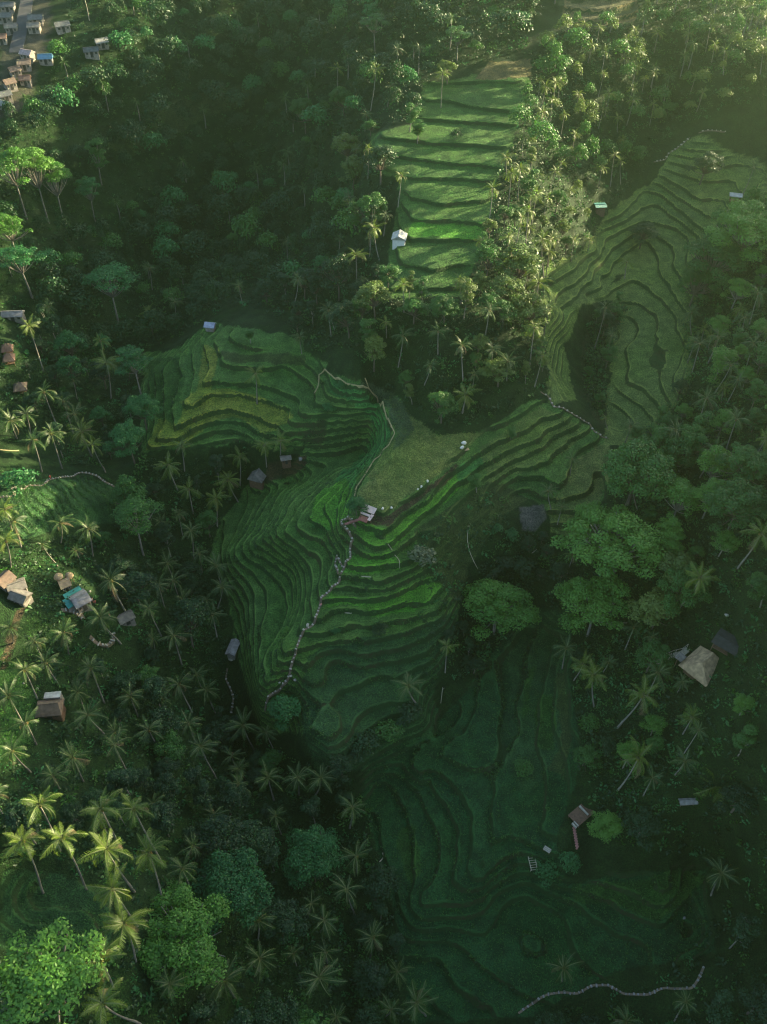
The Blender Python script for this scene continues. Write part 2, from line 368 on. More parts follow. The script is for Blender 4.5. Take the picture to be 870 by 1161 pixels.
def leafmat(name, ca, cb, trans=.3, rough=.5, spec=.4, patch=.25):
    """leaf colour varies per tree, per leaf clump and per leaf"""
    t = NT(name); co = t.n('ShaderNodeTexCoord').outputs['Object']
    oi = t.n('ShaderNodeObjectInfo').outputs['Random']
    at = t.n('ShaderNodeAttribute', attribute_name='leafrand').outputs['Fac']
    nz = t.ramp(t.noise(patch, co, 2), .35, .65)
    f = t.math('ADD', t.math('ADD', t.math('MULTIPLY', oi, .45), t.math('MULTIPLY', at, .35)), t.math('MULTIPLY', nz, .3))
    c = t.mix(f, ca, cb)
    p = t.n('ShaderNodeBsdfPrincipled'); p.inputs['Roughness'].default_value = rough; p.inputs['Specular IOR Level'].default_value = spec
    t.l(c, p.inputs['Base Color'])
    tr = t.n('ShaderNodeBsdfTranslucent'); t.l(t.mix(.5, c, tuple(v*1.3 for v in cb)), tr.inputs['Color'])
    ms = t.n('ShaderNodeMixShader'); ms.inputs[0].default_value = trans
    t.l(p.outputs[0], ms.inputs[1]); t.l(tr.outputs[0], ms.inputs[2]); t.l(ms.outputs[0], t.out.inputs[0])
    return t.mat

# ------------------------------------------------------------------ ground sheet
def axis(dense0, dense1, d, mid0, mid1, dm, far):
    a = list(np.arange(dense0, dense1+1e-6, d))
    b = list(np.arange(dense1+dm, mid1+1e-6, dm)); c = list(np.arange(dense0-dm, mid0-1e-6, -dm))[::-1]
    g = []; s = 4.0; v = mid1
    while v < far: s *= 1.25; v += s; g.append(v)
    g2 = []; s = 4.0; v = mid0
    while v > -far: s *= 1.25; v -= s; g2.append(v)
    return np.array(g2[::-1]+c+a+b+g)
xs = axis(-105, 105, .45, -240, 260, 2.0, 1800)
ys = axis(38, 325, .45, -60, 325, 2.0, 1800)
ys = ys[ys <= 325.01]
ys = np.concatenate([ys, np.arange(ys[-1]+.9, 430, .9), axis(430, 432, 2, 430, 520, 2, 1800)[axis(430, 432, 2, 430, 520, 2, 1800) > 430.5]])
X, Y = np.meshgrid(xs, ys, indexing='ij'); nx, ny = X.shape
Z, HS, RF, BF, TT = ground(X, Y, True)
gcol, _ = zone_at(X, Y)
idx = np.arange(nx*ny).reshape(nx, ny)
F = np.stack([idx[:-1, :-1], idx[1:, :-1], idx[1:, 1:], idx[:-1, 1:]], -1).reshape(-1, 4)

t = NT('ground_cover')
geo = t.n('ShaderNodeNewGeometry').outputs['Position']
A = lambda n: t.n('ShaderNodeAttribute', attribute_name=n)
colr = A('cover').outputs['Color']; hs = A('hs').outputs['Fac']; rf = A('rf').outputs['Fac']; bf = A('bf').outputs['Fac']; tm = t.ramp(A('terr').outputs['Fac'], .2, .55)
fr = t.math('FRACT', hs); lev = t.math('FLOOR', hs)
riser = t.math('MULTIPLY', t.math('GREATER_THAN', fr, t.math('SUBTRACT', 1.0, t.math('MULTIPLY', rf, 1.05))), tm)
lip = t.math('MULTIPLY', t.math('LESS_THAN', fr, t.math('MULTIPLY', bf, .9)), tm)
n1 = t.noise(.35, geo, 4); n2 = t.noise(1.6, geo, 4); n3 = t.noise(.06, geo, 3)
wn = t.n('ShaderNodeTexWhiteNoise', noise_dimensions='2D')
cmb = t.n('ShaderNodeCombineXYZ'); t.l(lev, cmb.inputs[0]); t.l(t.math('FLOOR', t.math('MULTIPLY', t.noise(.03, geo, 0), 7.0)), cmb.inputs[1]); t.l(cmb.outputs[0], wn.inputs[0])
# each terrace is at its own stage of growth
stage = t.math('MULTIPLY', wn.outputs[0], tm)
c = t.mix(t.math('MULTIPLY', stage, .55), colr, t.mix(1.0, colr, (.55, .75, .8), 'MULTIPLY'))
c = t.mix(t.ramp(n1, .35, .7), t.mix(1.0, c, (.62, .66, .62), 'MULTIPLY'), t.mix(1.0, c, (1.30, 1.25, 1.1), 'MULTIPLY'))
c = t.mix(t.math('MULTIPLY', t.ramp(n3, .42, .62), .5), c, t.mix(1.0, c, (.75, 1.0, .55), 'MULTIPLY'))
n4 = t.noise(3.2, geo, 2)
c = t.mix(t.ramp(n4, .36, .66), t.mix(1.0, c, (.48, .52, .48), 'MULTIPLY'), t.mix(1.0, c, (1.5, 1.45, 1.3), 'MULTIPLY'))
c = t.mix(t.math('MULTIPLY', t.ramp(n2, .55, .75), .45), c, t.mix(1.0, c, (.35, .4, .35), 'MULTIPLY'))
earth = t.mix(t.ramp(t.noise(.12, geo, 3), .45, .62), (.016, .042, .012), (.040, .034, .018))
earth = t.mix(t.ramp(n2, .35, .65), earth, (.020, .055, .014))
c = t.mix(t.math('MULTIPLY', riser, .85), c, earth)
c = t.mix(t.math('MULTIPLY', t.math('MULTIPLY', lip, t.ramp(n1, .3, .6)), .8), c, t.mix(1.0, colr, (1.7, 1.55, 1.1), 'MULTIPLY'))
p = t.n('ShaderNodeBsdfPrincipled'); p.inputs['Roughness'].default_value = .85; p.inputs['Specular IOR Level'].default_value = .2
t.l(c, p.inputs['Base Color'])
b = t.n('ShaderNodeBump'); b.inputs['Strength'].default_value = .9; b.inputs['Distance'].default_value = .35
t.l(t.math('ADD', t.math('MULTIPLY', n2, .7), t.noise(5.0, geo, 3)), b.inputs['Height']); t.l(b.outputs[0], p.inputs['Normal'])
t.l(p.outputs[0], t.out.inputs[0])
GROUND_MAT = t.mat
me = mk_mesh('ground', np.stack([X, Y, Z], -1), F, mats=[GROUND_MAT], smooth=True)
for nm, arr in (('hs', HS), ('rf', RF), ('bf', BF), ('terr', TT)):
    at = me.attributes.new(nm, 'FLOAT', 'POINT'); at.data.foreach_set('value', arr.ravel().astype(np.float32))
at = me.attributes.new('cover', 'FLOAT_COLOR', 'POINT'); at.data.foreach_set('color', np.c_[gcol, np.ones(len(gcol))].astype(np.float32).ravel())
tag(link('ground', me), kind='structure')
# ------------------------------------------------------------------ vegetation
BARK = plain('pale_bark', (.20, .18, .145), .85, .3, .8)
BARKD = plain('brown_bark', (.12, .095, .07), .9, .3, .8)
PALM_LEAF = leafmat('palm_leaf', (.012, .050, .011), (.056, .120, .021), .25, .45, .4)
RACHIS = plain('palm_midrib', (.11, .13, .035), .5, .2)
DEADFROND = plain('dry_frond', (.16, .11, .055), .8, .3)
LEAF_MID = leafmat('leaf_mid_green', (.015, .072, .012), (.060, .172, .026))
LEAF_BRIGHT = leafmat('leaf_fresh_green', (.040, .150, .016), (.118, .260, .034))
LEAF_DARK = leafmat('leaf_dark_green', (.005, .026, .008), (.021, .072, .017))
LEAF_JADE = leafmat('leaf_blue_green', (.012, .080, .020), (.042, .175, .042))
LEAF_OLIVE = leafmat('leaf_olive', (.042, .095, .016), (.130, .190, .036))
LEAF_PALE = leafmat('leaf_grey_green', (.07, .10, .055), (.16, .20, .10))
COCO = plain('coconut', (.16, .12, .03), .5, .3)

def set_leafrand(me, vals):
    a = me.attributes.new('leafrand', 'FLOAT', 'FACE'); a.data.foreach_set('value', np.asarray(vals, np.float32))
def norm(v): return v/(np.linalg.norm(v, axis=-1, keepdims=True)+1e-9)

PALM_SUNLIT = leafmat('palm_leaf_sunlit', (.042, .115, .012), (.165, .230, .022), .3, .45, .4)  # sunlight put into the leaf colour: lighter copy for palms in sun
def palm_crown(seed, nf=20, L=4.0, droop=1.0, lod=1, mat=None):
    r = np.random.default_rng(seed); g = Geo(); lr = []
    nl = 20 if lod else 9
    for i in range(nf):
        az = i*2.399+r.uniform(-.55, .55); age = (i+.5)/nf
        el = R(78)-age**.85*R(105)+r.uniform(-.25, .25)
        ll = L*r.uniform(.70, 1.10)*(.72+.28*min(1, age*2.5))
        k = 8; ts = np.linspace(0, 1, k); ang = el-droop*r.uniform(.7, 1.4)*(.45+.75*age)*ts**1.5*1.35
        dx = np.cos(ang); dz = np.sin(ang)
        rr = np.r_[0, np.cumsum((dx[1:]+dx[:-1])/2)]*ll/(k-1); zz = np.r_[0, np.cumsum((dz[1:]+dz[:-1])/2)]*ll/(k-1)
        side_bend = r.uniform(-.5, .5)*ts**2*ll*.5
        h = np.array([math.cos(az), math.sin(az), 0]); s = np.array([-math.sin(az), math.cos(az), 0])
        C = rr[:, None]*h+zz[:, None]*np.array([0, 0, 1.])+side_bend[:, None]*s
        tang = norm(np.gradient(C, axis=0)); up = norm(np.cross(tang, s)*-1); up = np.where(up[:, 2:3] < 0, -up, up)
        # midrib ribbon
        wv = .055*(1-ts)+.012
        V = np.concatenate([C+s*wv[:, None]+up*.02, C-s*wv[:, None]+up*.02])
        g.add(V, [(j, j+1, k+j+1, k+j) for j in range(k-1)], m=2 if age > .93 and r.random() < .5 else 1); lr += [r.random()]*(k-1)
        dead = age > .9 and r.random() < .5
        tl = np.linspace(.14, .99, nl); fr_r = r.random()
        for sg in (-1, 1):
            ii = tl*(k-1); a0 = np.minimum(ii.astype(int), k-2); fa = (ii-a0)[:, None]
            B = C[a0]*(1-fa)+C[a0+1]*fa; T = norm(tang[a0]*(1-fa)+tang[a0+1]*fa); U = up[a0]
            ln = ll*.195*np.sin(np.pi*(tl*.80+.16))*r.uniform(.85, 1.1, nl)
            dirv = norm(s*sg*.80+T*.62+U*(.10-.35*age)+r.normal(0, .06, (nl, 3)))
            tip = B+dirv*ln[:, None]; tip[:, 2] -= ln*.62*(.4+age)
            w = (ll/nl*.26)*(.9 if lod else 1.2)
            Q = np.stack([B-T*w, B+T*w, tip+T*w*.35, tip-T*w*.25], 1).reshape(-1, 3)
            g.add(Q, np.arange(nl*4).reshape(-1, 4), m=2 if dead else 0)
            lr += list(np.clip(fr_r*.7+r.uniform(-.15, .3, nl), 0, 1))
    if lod:
        for j in range(7):
            a = j*.9; g.tube([(.22*math.cos(a), .22*math.sin(a), -.10), (.30*math.cos(a), .30*math.sin(a), -.42)], [.11, .13], 5, m=3); lr += [.5]*10
    me = g.mesh('palm_crown', [mat or PALM_LEAF, RACHIS, DEADFROND, COCO])
    lr = np.resize(np.array(lr), len(me.polygons))
    set_leafrand(me, lr); return me
def palm_trunk(seed, H=12.0, lean=1.2):
    r = np.random.default_rng(seed); k = 9; ts = np.linspace(0, 1, k); a = r.uniform(0, 6.28)
    off = lean*(1-ts)**1.7
    P_ = np.c_[off*math.cos(a), off*math.sin(a), ts*H-1.0*(ts == 0)]
    g = Geo(); g.tube(P_, .115+.11*(1-ts)**3, 7); return g.mesh('palm_trunk', [BARK], True)

def leaves(P_, N_, size, r, aspect=.55):
    """one pointed leaf blade (a folded diamond) per point"""
    n = len(P_); T = norm(np.cross(N_, r.normal(size=(n, 3)))); B = np.cross(N_, T); s = size*r.uniform(.6, 1.25, n)[:, None]
    V = np.stack([P_-T*s*.5, P_+B*s*aspect*.5-N_*s*.06, P_+T*s*.5-N_*s*.10, P_-B*s*aspect*.5-N_*s*.06], 1)
    return V.reshape(-1, 3)
def puff_points(r, c, rad, n, flat=.75):
    d = norm(r.normal(size=(n, 3))); d[:, 2] = np.where(d[:, 2] < -.35, -d[:, 2], d[:, 2])
    q = r.uniform(.55, 1.05, n)[:, None]
    P_ = c+d*q*rad*np.array([1, 1, flat]); N_ = norm(d*.7+np.array([0, 0, .55])+r.normal(0, .45, (n, 3)))
    return P_, N_
def tree_meshes(seed, D=9.0, H=12.0, kind='round', leaf=.46, n=3200, mat=None, bark=None):
    """tapered trunk that forks into limbs, and leaf clumps carried at the limb ends; returns (trunk mesh, crown mesh)"""
    r = np.random.default_rng(seed); tr = Geo(); Rr = D/2
    mat = mat or LEAF_MID; bark = bark or (BARKD if kind == 'round' and mat is not LEAF_BRIGHT else BARK)
    if kind == 'umbrella': npf, zlo, zhi, flat, pr = 22, .62, 1.0, .42, .30
    elif kind == 'tall': npf, zlo, zhi, flat, pr = 13, .40, 1.0, .7, .42
    elif kind == 'bush': npf, zlo, zhi, flat, pr = 9, .25, .85, .8, .42
    elif D > 12: npf, zlo, zhi, flat, pr = 46, .36, .95, .62, .23
    else: npf, zlo, zhi, flat, pr = 30, .38, .95, .66, .29
    fork = np.array([0, 0, H*(.35 if kind != 'umbrella' else .5)])
    lean = r.normal(0, .04*H, 2); fork[:2] += lean*.5
    if kind != 'bush':
        k = 5; ts = np.linspace(0, 1, k)
        tr.tube(np.c_[fork[0]*ts**1.5, fork[1]*ts**1.5, fork[2]*ts-1.2*(ts == 0)], (.018*H if kind == 'round' else .010*H)*(1.25-.55*ts), 7)
    Vs, lr = [], []; cs = []
    for i in range(npf):
        a = i*2.399+r.uniform(-.3, .3); q = math.sqrt((i+.6)/npf)*r.uniform(.72, 1.12)
        if kind == 'tall': q *= .8
        rad = Rr*pr*r.uniform(.55, 1.3); rho = (Rr-rad*.8)*q
        dome = math.sqrt(max(0, 1-q*q*.85))
        z = H*(zlo+(zhi-zlo)*dome*r.uniform(.62, 1.08)) if kind != 'tall' else H*r.uniform(zlo, zhi)
        c = np.array([rho*math.cos(a)+lean[0], rho*math.sin(a)+lean[1], z-rad*flat*.5]); cs.append((c, rad))
        mid = fork*.5+c*.5+np.array([0, 0, -.06*H]); 
        if kind != 'bush' or i < 5:
            b0 = fork if kind != 'bush' else np.array([0, 0, -.5])
            ts = np.linspace(0, 1, 5)[:, None]; bz = b0*(1-ts)**2+2*mid*ts*(1-ts)+c*ts**2
            tr.tube(bz, np.linspace(.010*H, .004*H, 5)*(1 if kind == 'round' else .6), 5, cap=False)
    if kind in ('round', 'umbrella'): cs = [c for k_, c in enumerate(cs) if k_ < 10 or r.random() > .22]
    tot = sum(rd**2 for _, rd in cs)
    for c, rad in cs:
        m = max(12, int(n*rad**2/tot)); P_, N_ = puff_points(r, c, rad, m, flat)
        Vs.append(leaves(P_, N_, leaf, r)); pv = r.random()
        lr.append(np.clip(pv*.8+r.uniform(-.15, .4, m), 0, 1))
    V = np.concatenate(Vs); me = mk_mesh('tree_crown', V, np.arange(len(V)).reshape(-1, 4), mats=[mat]); set_leafrand(me, np.concatenate(lr))
    return tr.mesh('tree_trunk', [bark], True), me
def banana_mesh(seed, mat, nf=12, L=2.6):
    r = np.random.default_rng(seed); g = Geo(); lr = []
    for i in range(nf):
        az = i*2.399+r.uniform(-.3, .3); el = R(r.uniform(15, 70)); k = 6; ts = np.linspace(0, 1, k); ang = el-ts**1.4*r.uniform(.7, 1.5); ll = L*r.uniform(.7, 1.1)
        rr = np.cumsum(np.cos(ang))*ll/k; zz = np.cumsum(np.sin(ang))*ll/k
        h = np.array([math.cos(az), math.sin(az), 0]); s = np.array([-math.sin(az), math.cos(az), 0])
        C = rr[:, None]*h+zz[:, None]*np.array([0, 0, 1.]); w = .36*ll/2.6*np.sin(np.pi*(ts*.88+.08))[:, None]
        V = np.concatenate([C+s*w+[0, 0, .08], C, C-s*w+[0, 0, .08]])
        g.add(V, [(j, j+1, k+j+1, k+j) for j in range(k-1)]+[(k+j, k+j+1, 2*k+j+1, 2*k+j) for j in range(k-1)]); lr += [r.random()]*(2*(k-1))
    me = g.mesh('banana_leaves', [mat]); set_leafrand(me, lr); return me

PALM_T = [palm_trunk(i, 12.0, l) for i, l in enumerate((.4, 1.2, 2.2, .8, 1.6))]
PALM_C = [palm_crown(20+i, nf, 4.0, dr) for i, (nf, dr) in enumerate(((24, 1.0), (19, .8), (26, 1.2), (21, .9), (17, 1.3), (15, .7), (22, 1.4), (20, 1.1)))]
PALM_C_LIT = [palm_crown(60+i, nf, 4.0, dr, 1, PALM_SUNLIT) for i, (nf, dr) in enumerate(((20, 1.0), (17, .9), (19, 1.2), (15, .8)))]
PALM_CL = [palm_crown(40+i, 17, 4.0, 1.0, 0) for i in range(3)]
KINDS = {}
for nm, args in dict(
    round_mid=dict(D=9, H=11, mat=LEAF_MID), round_bright=dict(D=9, H=11, mat=LEAF_BRIGHT, n=5200, leaf=.36), round_jade=dict(D=9, H=10, mat=LEAF_JADE), round_dark=dict(D=9, H=11, mat=LEAF_DARK), round_olive=dict(D=8, H=10, mat=LEAF_OLIVE),
    umbrella_bright=dict(D=9, H=16, kind='umbrella', mat=LEAF_BRIGHT, leaf=.36, n=4200), umbrella_jade=dict(D=9, H=15, kind='umbrella', mat=LEAF_JADE, leaf=.36), umbrella_mid=dict(D=9, H=15, kind='umbrella', mat=LEAF_MID, leaf=.36),
    tall_mid=dict(D=6, H=15, kind='tall', mat=LEAF_MID), tall_dark=dict(D=6, H=14, kind='tall', mat=LEAF_DARK), tall_olive=dict(D=6, H=15, kind='tall', mat=LEAF_OLIVE),
    big_bright=dict(D=14, H=13, mat=LEAF_BRIGHT, n=11000, leaf=.40), big_mid=dict(D=14, H=13, mat=LEAF_MID, n=9500, leaf=.42), big_jade=dict(D=14, H=13, mat=LEAF_JADE, n=9500, leaf=.42),
    bush_mid=dict(D=4, H=3, kind='bush', mat=LEAF_MID, n=700, leaf=.34), bush_jade=dict(D=4, H=3, kind='bush', mat=LEAF_JADE, n=700, leaf=.34), bush_bright=dict(D=4, H=3, kind='bush', mat=LEAF_BRIGHT, n=700, leaf=.30), bush_dark=dict(D=4, H=3, kind='bush', mat=LEAF_DARK, n=700, leaf=.34), bush_pale=dict(D=4, H=3, kind='bush', mat=LEAF_PALE, n=420, leaf=.5)).items():
    KINDS[nm] = [(tree_meshes(1000+31*i+abs(hash(nm)) % 1 + sum(map(ord, nm)), **args), args['D'], args['H']) for i in range(3)]
BANANA = [banana_mesh(i, LEAF_JADE) for i in range(2)]; BANANA_P = banana_mesh(9, LEAF_PALE, 20, 2.4)

def root(name, loc, label, cat, group=None, rz=0.0):
    o = bpy.data.objects.new(name, None); COL.objects.link(o); o.location = loc; o.rotation_euler = (0, 0, rz); o.empty_display_size = .5
    return tag(o, label, cat, group)
PLANTED = []   # (x, y, radius) of everything that stands
def palm(x, y, scale, H, label, group, v=None, lean=None, fresh=False):
    v = random.randrange(8) if v is None else v
    z = float(ground(x, y)); rt = root('coconut_palm', (x, y, z-.1), label, 'palm tree', group, random.uniform(0, 6.28))
    tk = link('trunk', PALM_T[v % 5], rt); tk.scale = (scale, scale, H/12.0)
    cr = link('crown', PALM_C_LIT[v % 4] if fresh else PALM_C[v], rt, (0, 0, H-.05)); cr.scale = (scale*random.uniform(.9, 1.1), scale*random.uniform(.9, 1.1), scale*random.uniform(.9, 1.15)); cr.rotation_euler = (random.uniform(-.22, .22), random.uniform(-.22, .22), random.uniform(0, 6.28))
    if lean is not None:
        ax, am = lean; rt.rotation_mode = 'XYZ'
        rt.rotation_euler = (-math.sin(ax)*am, math.cos(ax)*am, 0)   # tip towards azimuth ax
    PLANTED.append((x, y, 3*scale)); return rt
def tree(x, y, D, H, kind, label, group, name='broadleaf_tree', cat='tree'):
    (tm_, cm_), d0, h0 = random.choice(KINDS[kind]); z = float(ground(x, y))
    rt = root(name, (x, y, z-.1), label, cat, group, random.uniform(0, 6.28)); s = D/d0
    ax_ = random.uniform(.92, 1.09)
    for nm, m in ((('trunk' if cat == 'tree' else 'stems'), tm_), (('crown' if cat == 'tree' else 'foliage'), cm_)):
        o = link(nm, m, rt); o.scale = (s*ax_, s/ax_, H/h0)
    PLANTED.append((x, y, D*.4)); return rt
def depth_at(x, y, z): return y*CP-(z-CAMZ)*SP
def put_palm(px, py, dpx, label, group=None, H=None, lean=None, v=None):
    fresh = any(k in label for k in ('sunlit', 'half lit', 'bright', 'yellow', 'pale', 'star'))  # palms that look lit take the leaves with sunlight in their colour
    x, y = hit(px, py, 11)
    d = depth_at(x, y, float(ground(x, y))+11); s = max(.5, min(1.25, dpx*d/FPX/7.4))
    H = H or (17*s*random.uniform(.92, 1.15) if 'golden' in label or 'half lit' in label else (13*s*random.uniform(.85, 1.2) if 'ridge fields' in label or 'slope above' in label else max(5, min(14, 9.5*s*random.uniform(.8, 1.25)))))
    x, y = hit(px, py, H-.4*s)
    if lean:   # the crown stays where it is seen, the foot moves
        x -= math.cos(lean[0])*math.sin(lean[1])*H; y -= math.sin(lean[0])*math.sin(lean[1])*H
    return palm(x, y, s, H, label, group, v, lean, fresh)
def put_tree(px, py, dpx, kind, label, group=None, Hf=1.15, name='broadleaf_tree', cat='tree', cz=.65):
    x, y = hit(px, py, 8); d = depth_at(x, y, float(ground(x, y))+8); D = dpx*d/FPX*(1.18 if kind[:5] == 'round' else 1.04); H = D*Hf/1.1; kind = {'round_bright': 'big_bright', 'umbrella_bright': 'big_bright', 'round_mid': 'big_mid', 'round_jade': 'big_jade'}.get(kind, kind) if D > 10.5 and px > 120 else kind
    x, y = hit(px, py, H*cz); return tree(x, y, D, H, kind, label, group, name, cat)

ORD = ['leftmost', 'second from the left', 'third from the left', 'fourth from the left', 'fifth from the left', 'sixth from the left', 'seventh from the left', 'eighth from the left', 'ninth from the left', 'tenth from the left', 'eleventh from the left', 'twelfth from the left', 'thirteenth from the left', 'fourteenth from the left']
def palm_cluster(look, where, group, lst):
    lst = sorted(lst, key=lambda a: a[0])
    for i, a in enumerate(lst):
        pos = ORD[i] if i < len(lst)-1 or len(lst) < 3 else 'rightmost'
        put_palm(a[0], a[1], a[2], f'{look} {where}, {pos}', group, **(a[3] if len(a) > 3 else {}))
palm_cluster('sunlit coconut palm', 'in the golden group above the lower left corner', 'sunlit palms above the lower left corner',
    [(45,913,56),(115,918,58),(26,954,54),(71,951,56),(121,964,60)])
palm_cluster('half lit coconut palm', 'in the column beside the bright round tree', 'palms beside the bright round tree',
    [(152,918,52),(169,968,56),(128,1008,56),(141,1048,58),(114,1090,56),(117,1138,60)])
palm_cluster('dark coconut palm', 'in the shade along the bottom edge', 'shaded palms along the bottom edge',
    [(193,1116,52),(255,1112,54),(207,985,46),(293,1044,48),(295,1087,52),(362,1109,56),(368,1044,46),(423,1063,46),(393,1009,44),(404,971,44),(473,1137,50)])
palm_cluster('dark coconut palm', 'in the gully row above the lower bowl terraces', 'palms of the gully mouth',
    [(304,882,44),(338,882,42),(364,883,44),(400,916,44),(276,823,44),(228,847,44),(214,821,40),(234,783,38),(203,776,38)])
palm_cluster('dark coconut palm', 'on the gully slope left of the terraced spur', 'palms on the gully slope',
    [(207,680,34),(197,721,40),(245,642,34),(252,666,34),(241,697,36),(190,639,32),(217,602,32),(197,659,32),(169,690,32),(226,628,30),(180,664,32)])
palm_cluster('dark coconut palm', 'in the grove below the thatched hut', 'palms below the thatched hut',
    [(103,758,44),(100,811,46),(83,860,46),(14,852,48),(169,828,42),(148,790,40),(60,880,40),(130,845,40)])
palm_cluster('green coconut palm', 'around the teal roofed house', 'palms around the teal roofed house', [(126,659,46),(114,701,44),(72,718,40)])
palm_cluster('coconut palm', 'just below the crop rows at the left edge', 'palms below the crop rows', [(69,594,40),(100,600,38),(16,592,44)])
put_palm(7,614,40,'bright yellow sunlit coconut palm at the left edge above the grey huts'); put_palm(6,578,34,'yellow tipped sunlit coconut palm beside the winding stone path')
palm_cluster('shaded coconut palm', 'on the slope below the pavilions', 'palms below the pavilions', [(50,445,34),(72,455,34),(30,470,36),(12,478,36),(58,492,36),(85,470,34),(38,500,36)])
palm_cluster('coconut palm', 'around the left lawn', 'palms around the left lawn', [(12,712,40),(40,728,40),(28,760,42),(10,790,44),(52,752,40),(30,820,44)])
put_palm(33,370,30,'tall sunlit coconut palm with bare pale trunk beside the thatched pavilions',H=15)
palm_cluster('dark coconut palm', 'in the ravine left of the yellow terraces', 'palms in the ravine', [(114,387,30),(121,412,34),(93,490,38),(169,355,26),(105,505,32)])
palm_cluster('dark coconut palm', 'in the row below the yellow terraces', 'palms below the yellow terraces', [(191,528,38),(245,566,34),(259,545,34),(214,555,34),(272,518,32),(318,500,30),(300,505,26)])
put_palm(290,424,30,'lone coconut palm standing on the yellow green terraces')
palm_cluster('coconut palm', 'on the slope under the ridge, above the plateau', 'palms on the slope above the plateau',
    [(338,318,28),(373,352,32),(457,381,30),(497,376,30),(524,392,30),(559,397,30),(576,410,30),(555,352,30),(538,425,26),(488,415,26),(340,383,24)])
put_palm(528,449,42,'broad star shaped palm at the upper edge of the olive plateau',H=6)
palm_cluster('pale sunlit coconut palm', 'along the right rim of the ridge fields', 'palms along the right rim of the ridge fields',
    [(559,214,26),(580,197,26),(590,193,26),(608,221,28),(591,248,26),(577,269,26),(615,272,30),(611,321,32),(615,404,28),(600,300,28),(622,350,28),(606,372,28)])
palm_cluster('sunlit coconut palm', 'along the left rim of the ridge fields', 'palms along the left rim of the ridge fields',
    [(426,79,24),(383,78,20),(502,84,20),(455,200,22),(424,259,28),(404,290,28),(418,169,20),(398,232,24)])
palm_cluster('small sunlit coconut palm', 'on the wooded crest at the top', 'palms on the wooded crest',
    [(806,29,20),(782,38,18),(663,28,18),(680,31,18),(720,34,18),(746,38,18),(684,124,18),(701,134,18),(742,83,20),(718,100,20),(656,107,18),(704,183,20),(640,130,18)])
put_palm(711,297,26,'lone pale sunlit young palm on the upper valley terraces',H=5); put_palm(687,349,28,'tall slanting palm with long bare trunk in the stream thicket',H=15)
palm_cluster('hazy coconut palm', 'on the misty slope at the right edge', 'palms on the misty slope', [(784,355,30),(815,383,32),(794,390,28),(860,333,32),(829,414,30),(845,360,28),(855,190,24)])
palm_cluster('large hazy coconut palm', 'above the dense broad trees on the right', 'palms above the broad trees', [(801,452,36),(835,476,38),(811,512,36),(766,488,36),(715,484,30)])
put_palm(687,474,16,'small pale palm in the stream thicket',H=3.5)
palm_cluster('thin coconut palm', 'beside the grey mud terraces', 'palms beside the mud terraces', [(649,521,26),(622,557,26),(637,575,22)])
palm_cluster('pale coconut palm', 'on the hillside above the big thatched hall', 'palms above the thatched hall', [(794,656,46),(863,606,48)])
put_palm(673,766,46,'leftmost pale coconut palm of the four below the large trees',H=12); put_palm(729,789,54,'bright coconut palm left of and below the big thatched hall',H=12)
put_palm(729,849,56,'bright coconut palm with long pale leaning trunk, lowest of the right side',H=13,lean=(R(60),.38)); put_palm(846,843,64,'leaning pale coconut palm near the right edge below the hall',H=14,lean=(R(50),.45))
put_palm(746,763,40,'dark coconut palm at the bamboo bridge of the thatched hall'); put_palm(777,863,40,'dark drooping palm between the two leaning palms'); put_palm(642,735,36,'dim palm with slanting trunk at the edge of the lower terraces',H=10)
put_palm(818,990,50,'very dark palm in the shade of the lower right'); put_palm(639,1098,46,'almost black palm above the lowest stone path',H=7)
put_palm(463,778,42,'lone coconut palm on the lower terraces beside the bamboo pole',H=9); put_palm(507,733,26,'small yellow topped palm at the dark thicket',H=8)
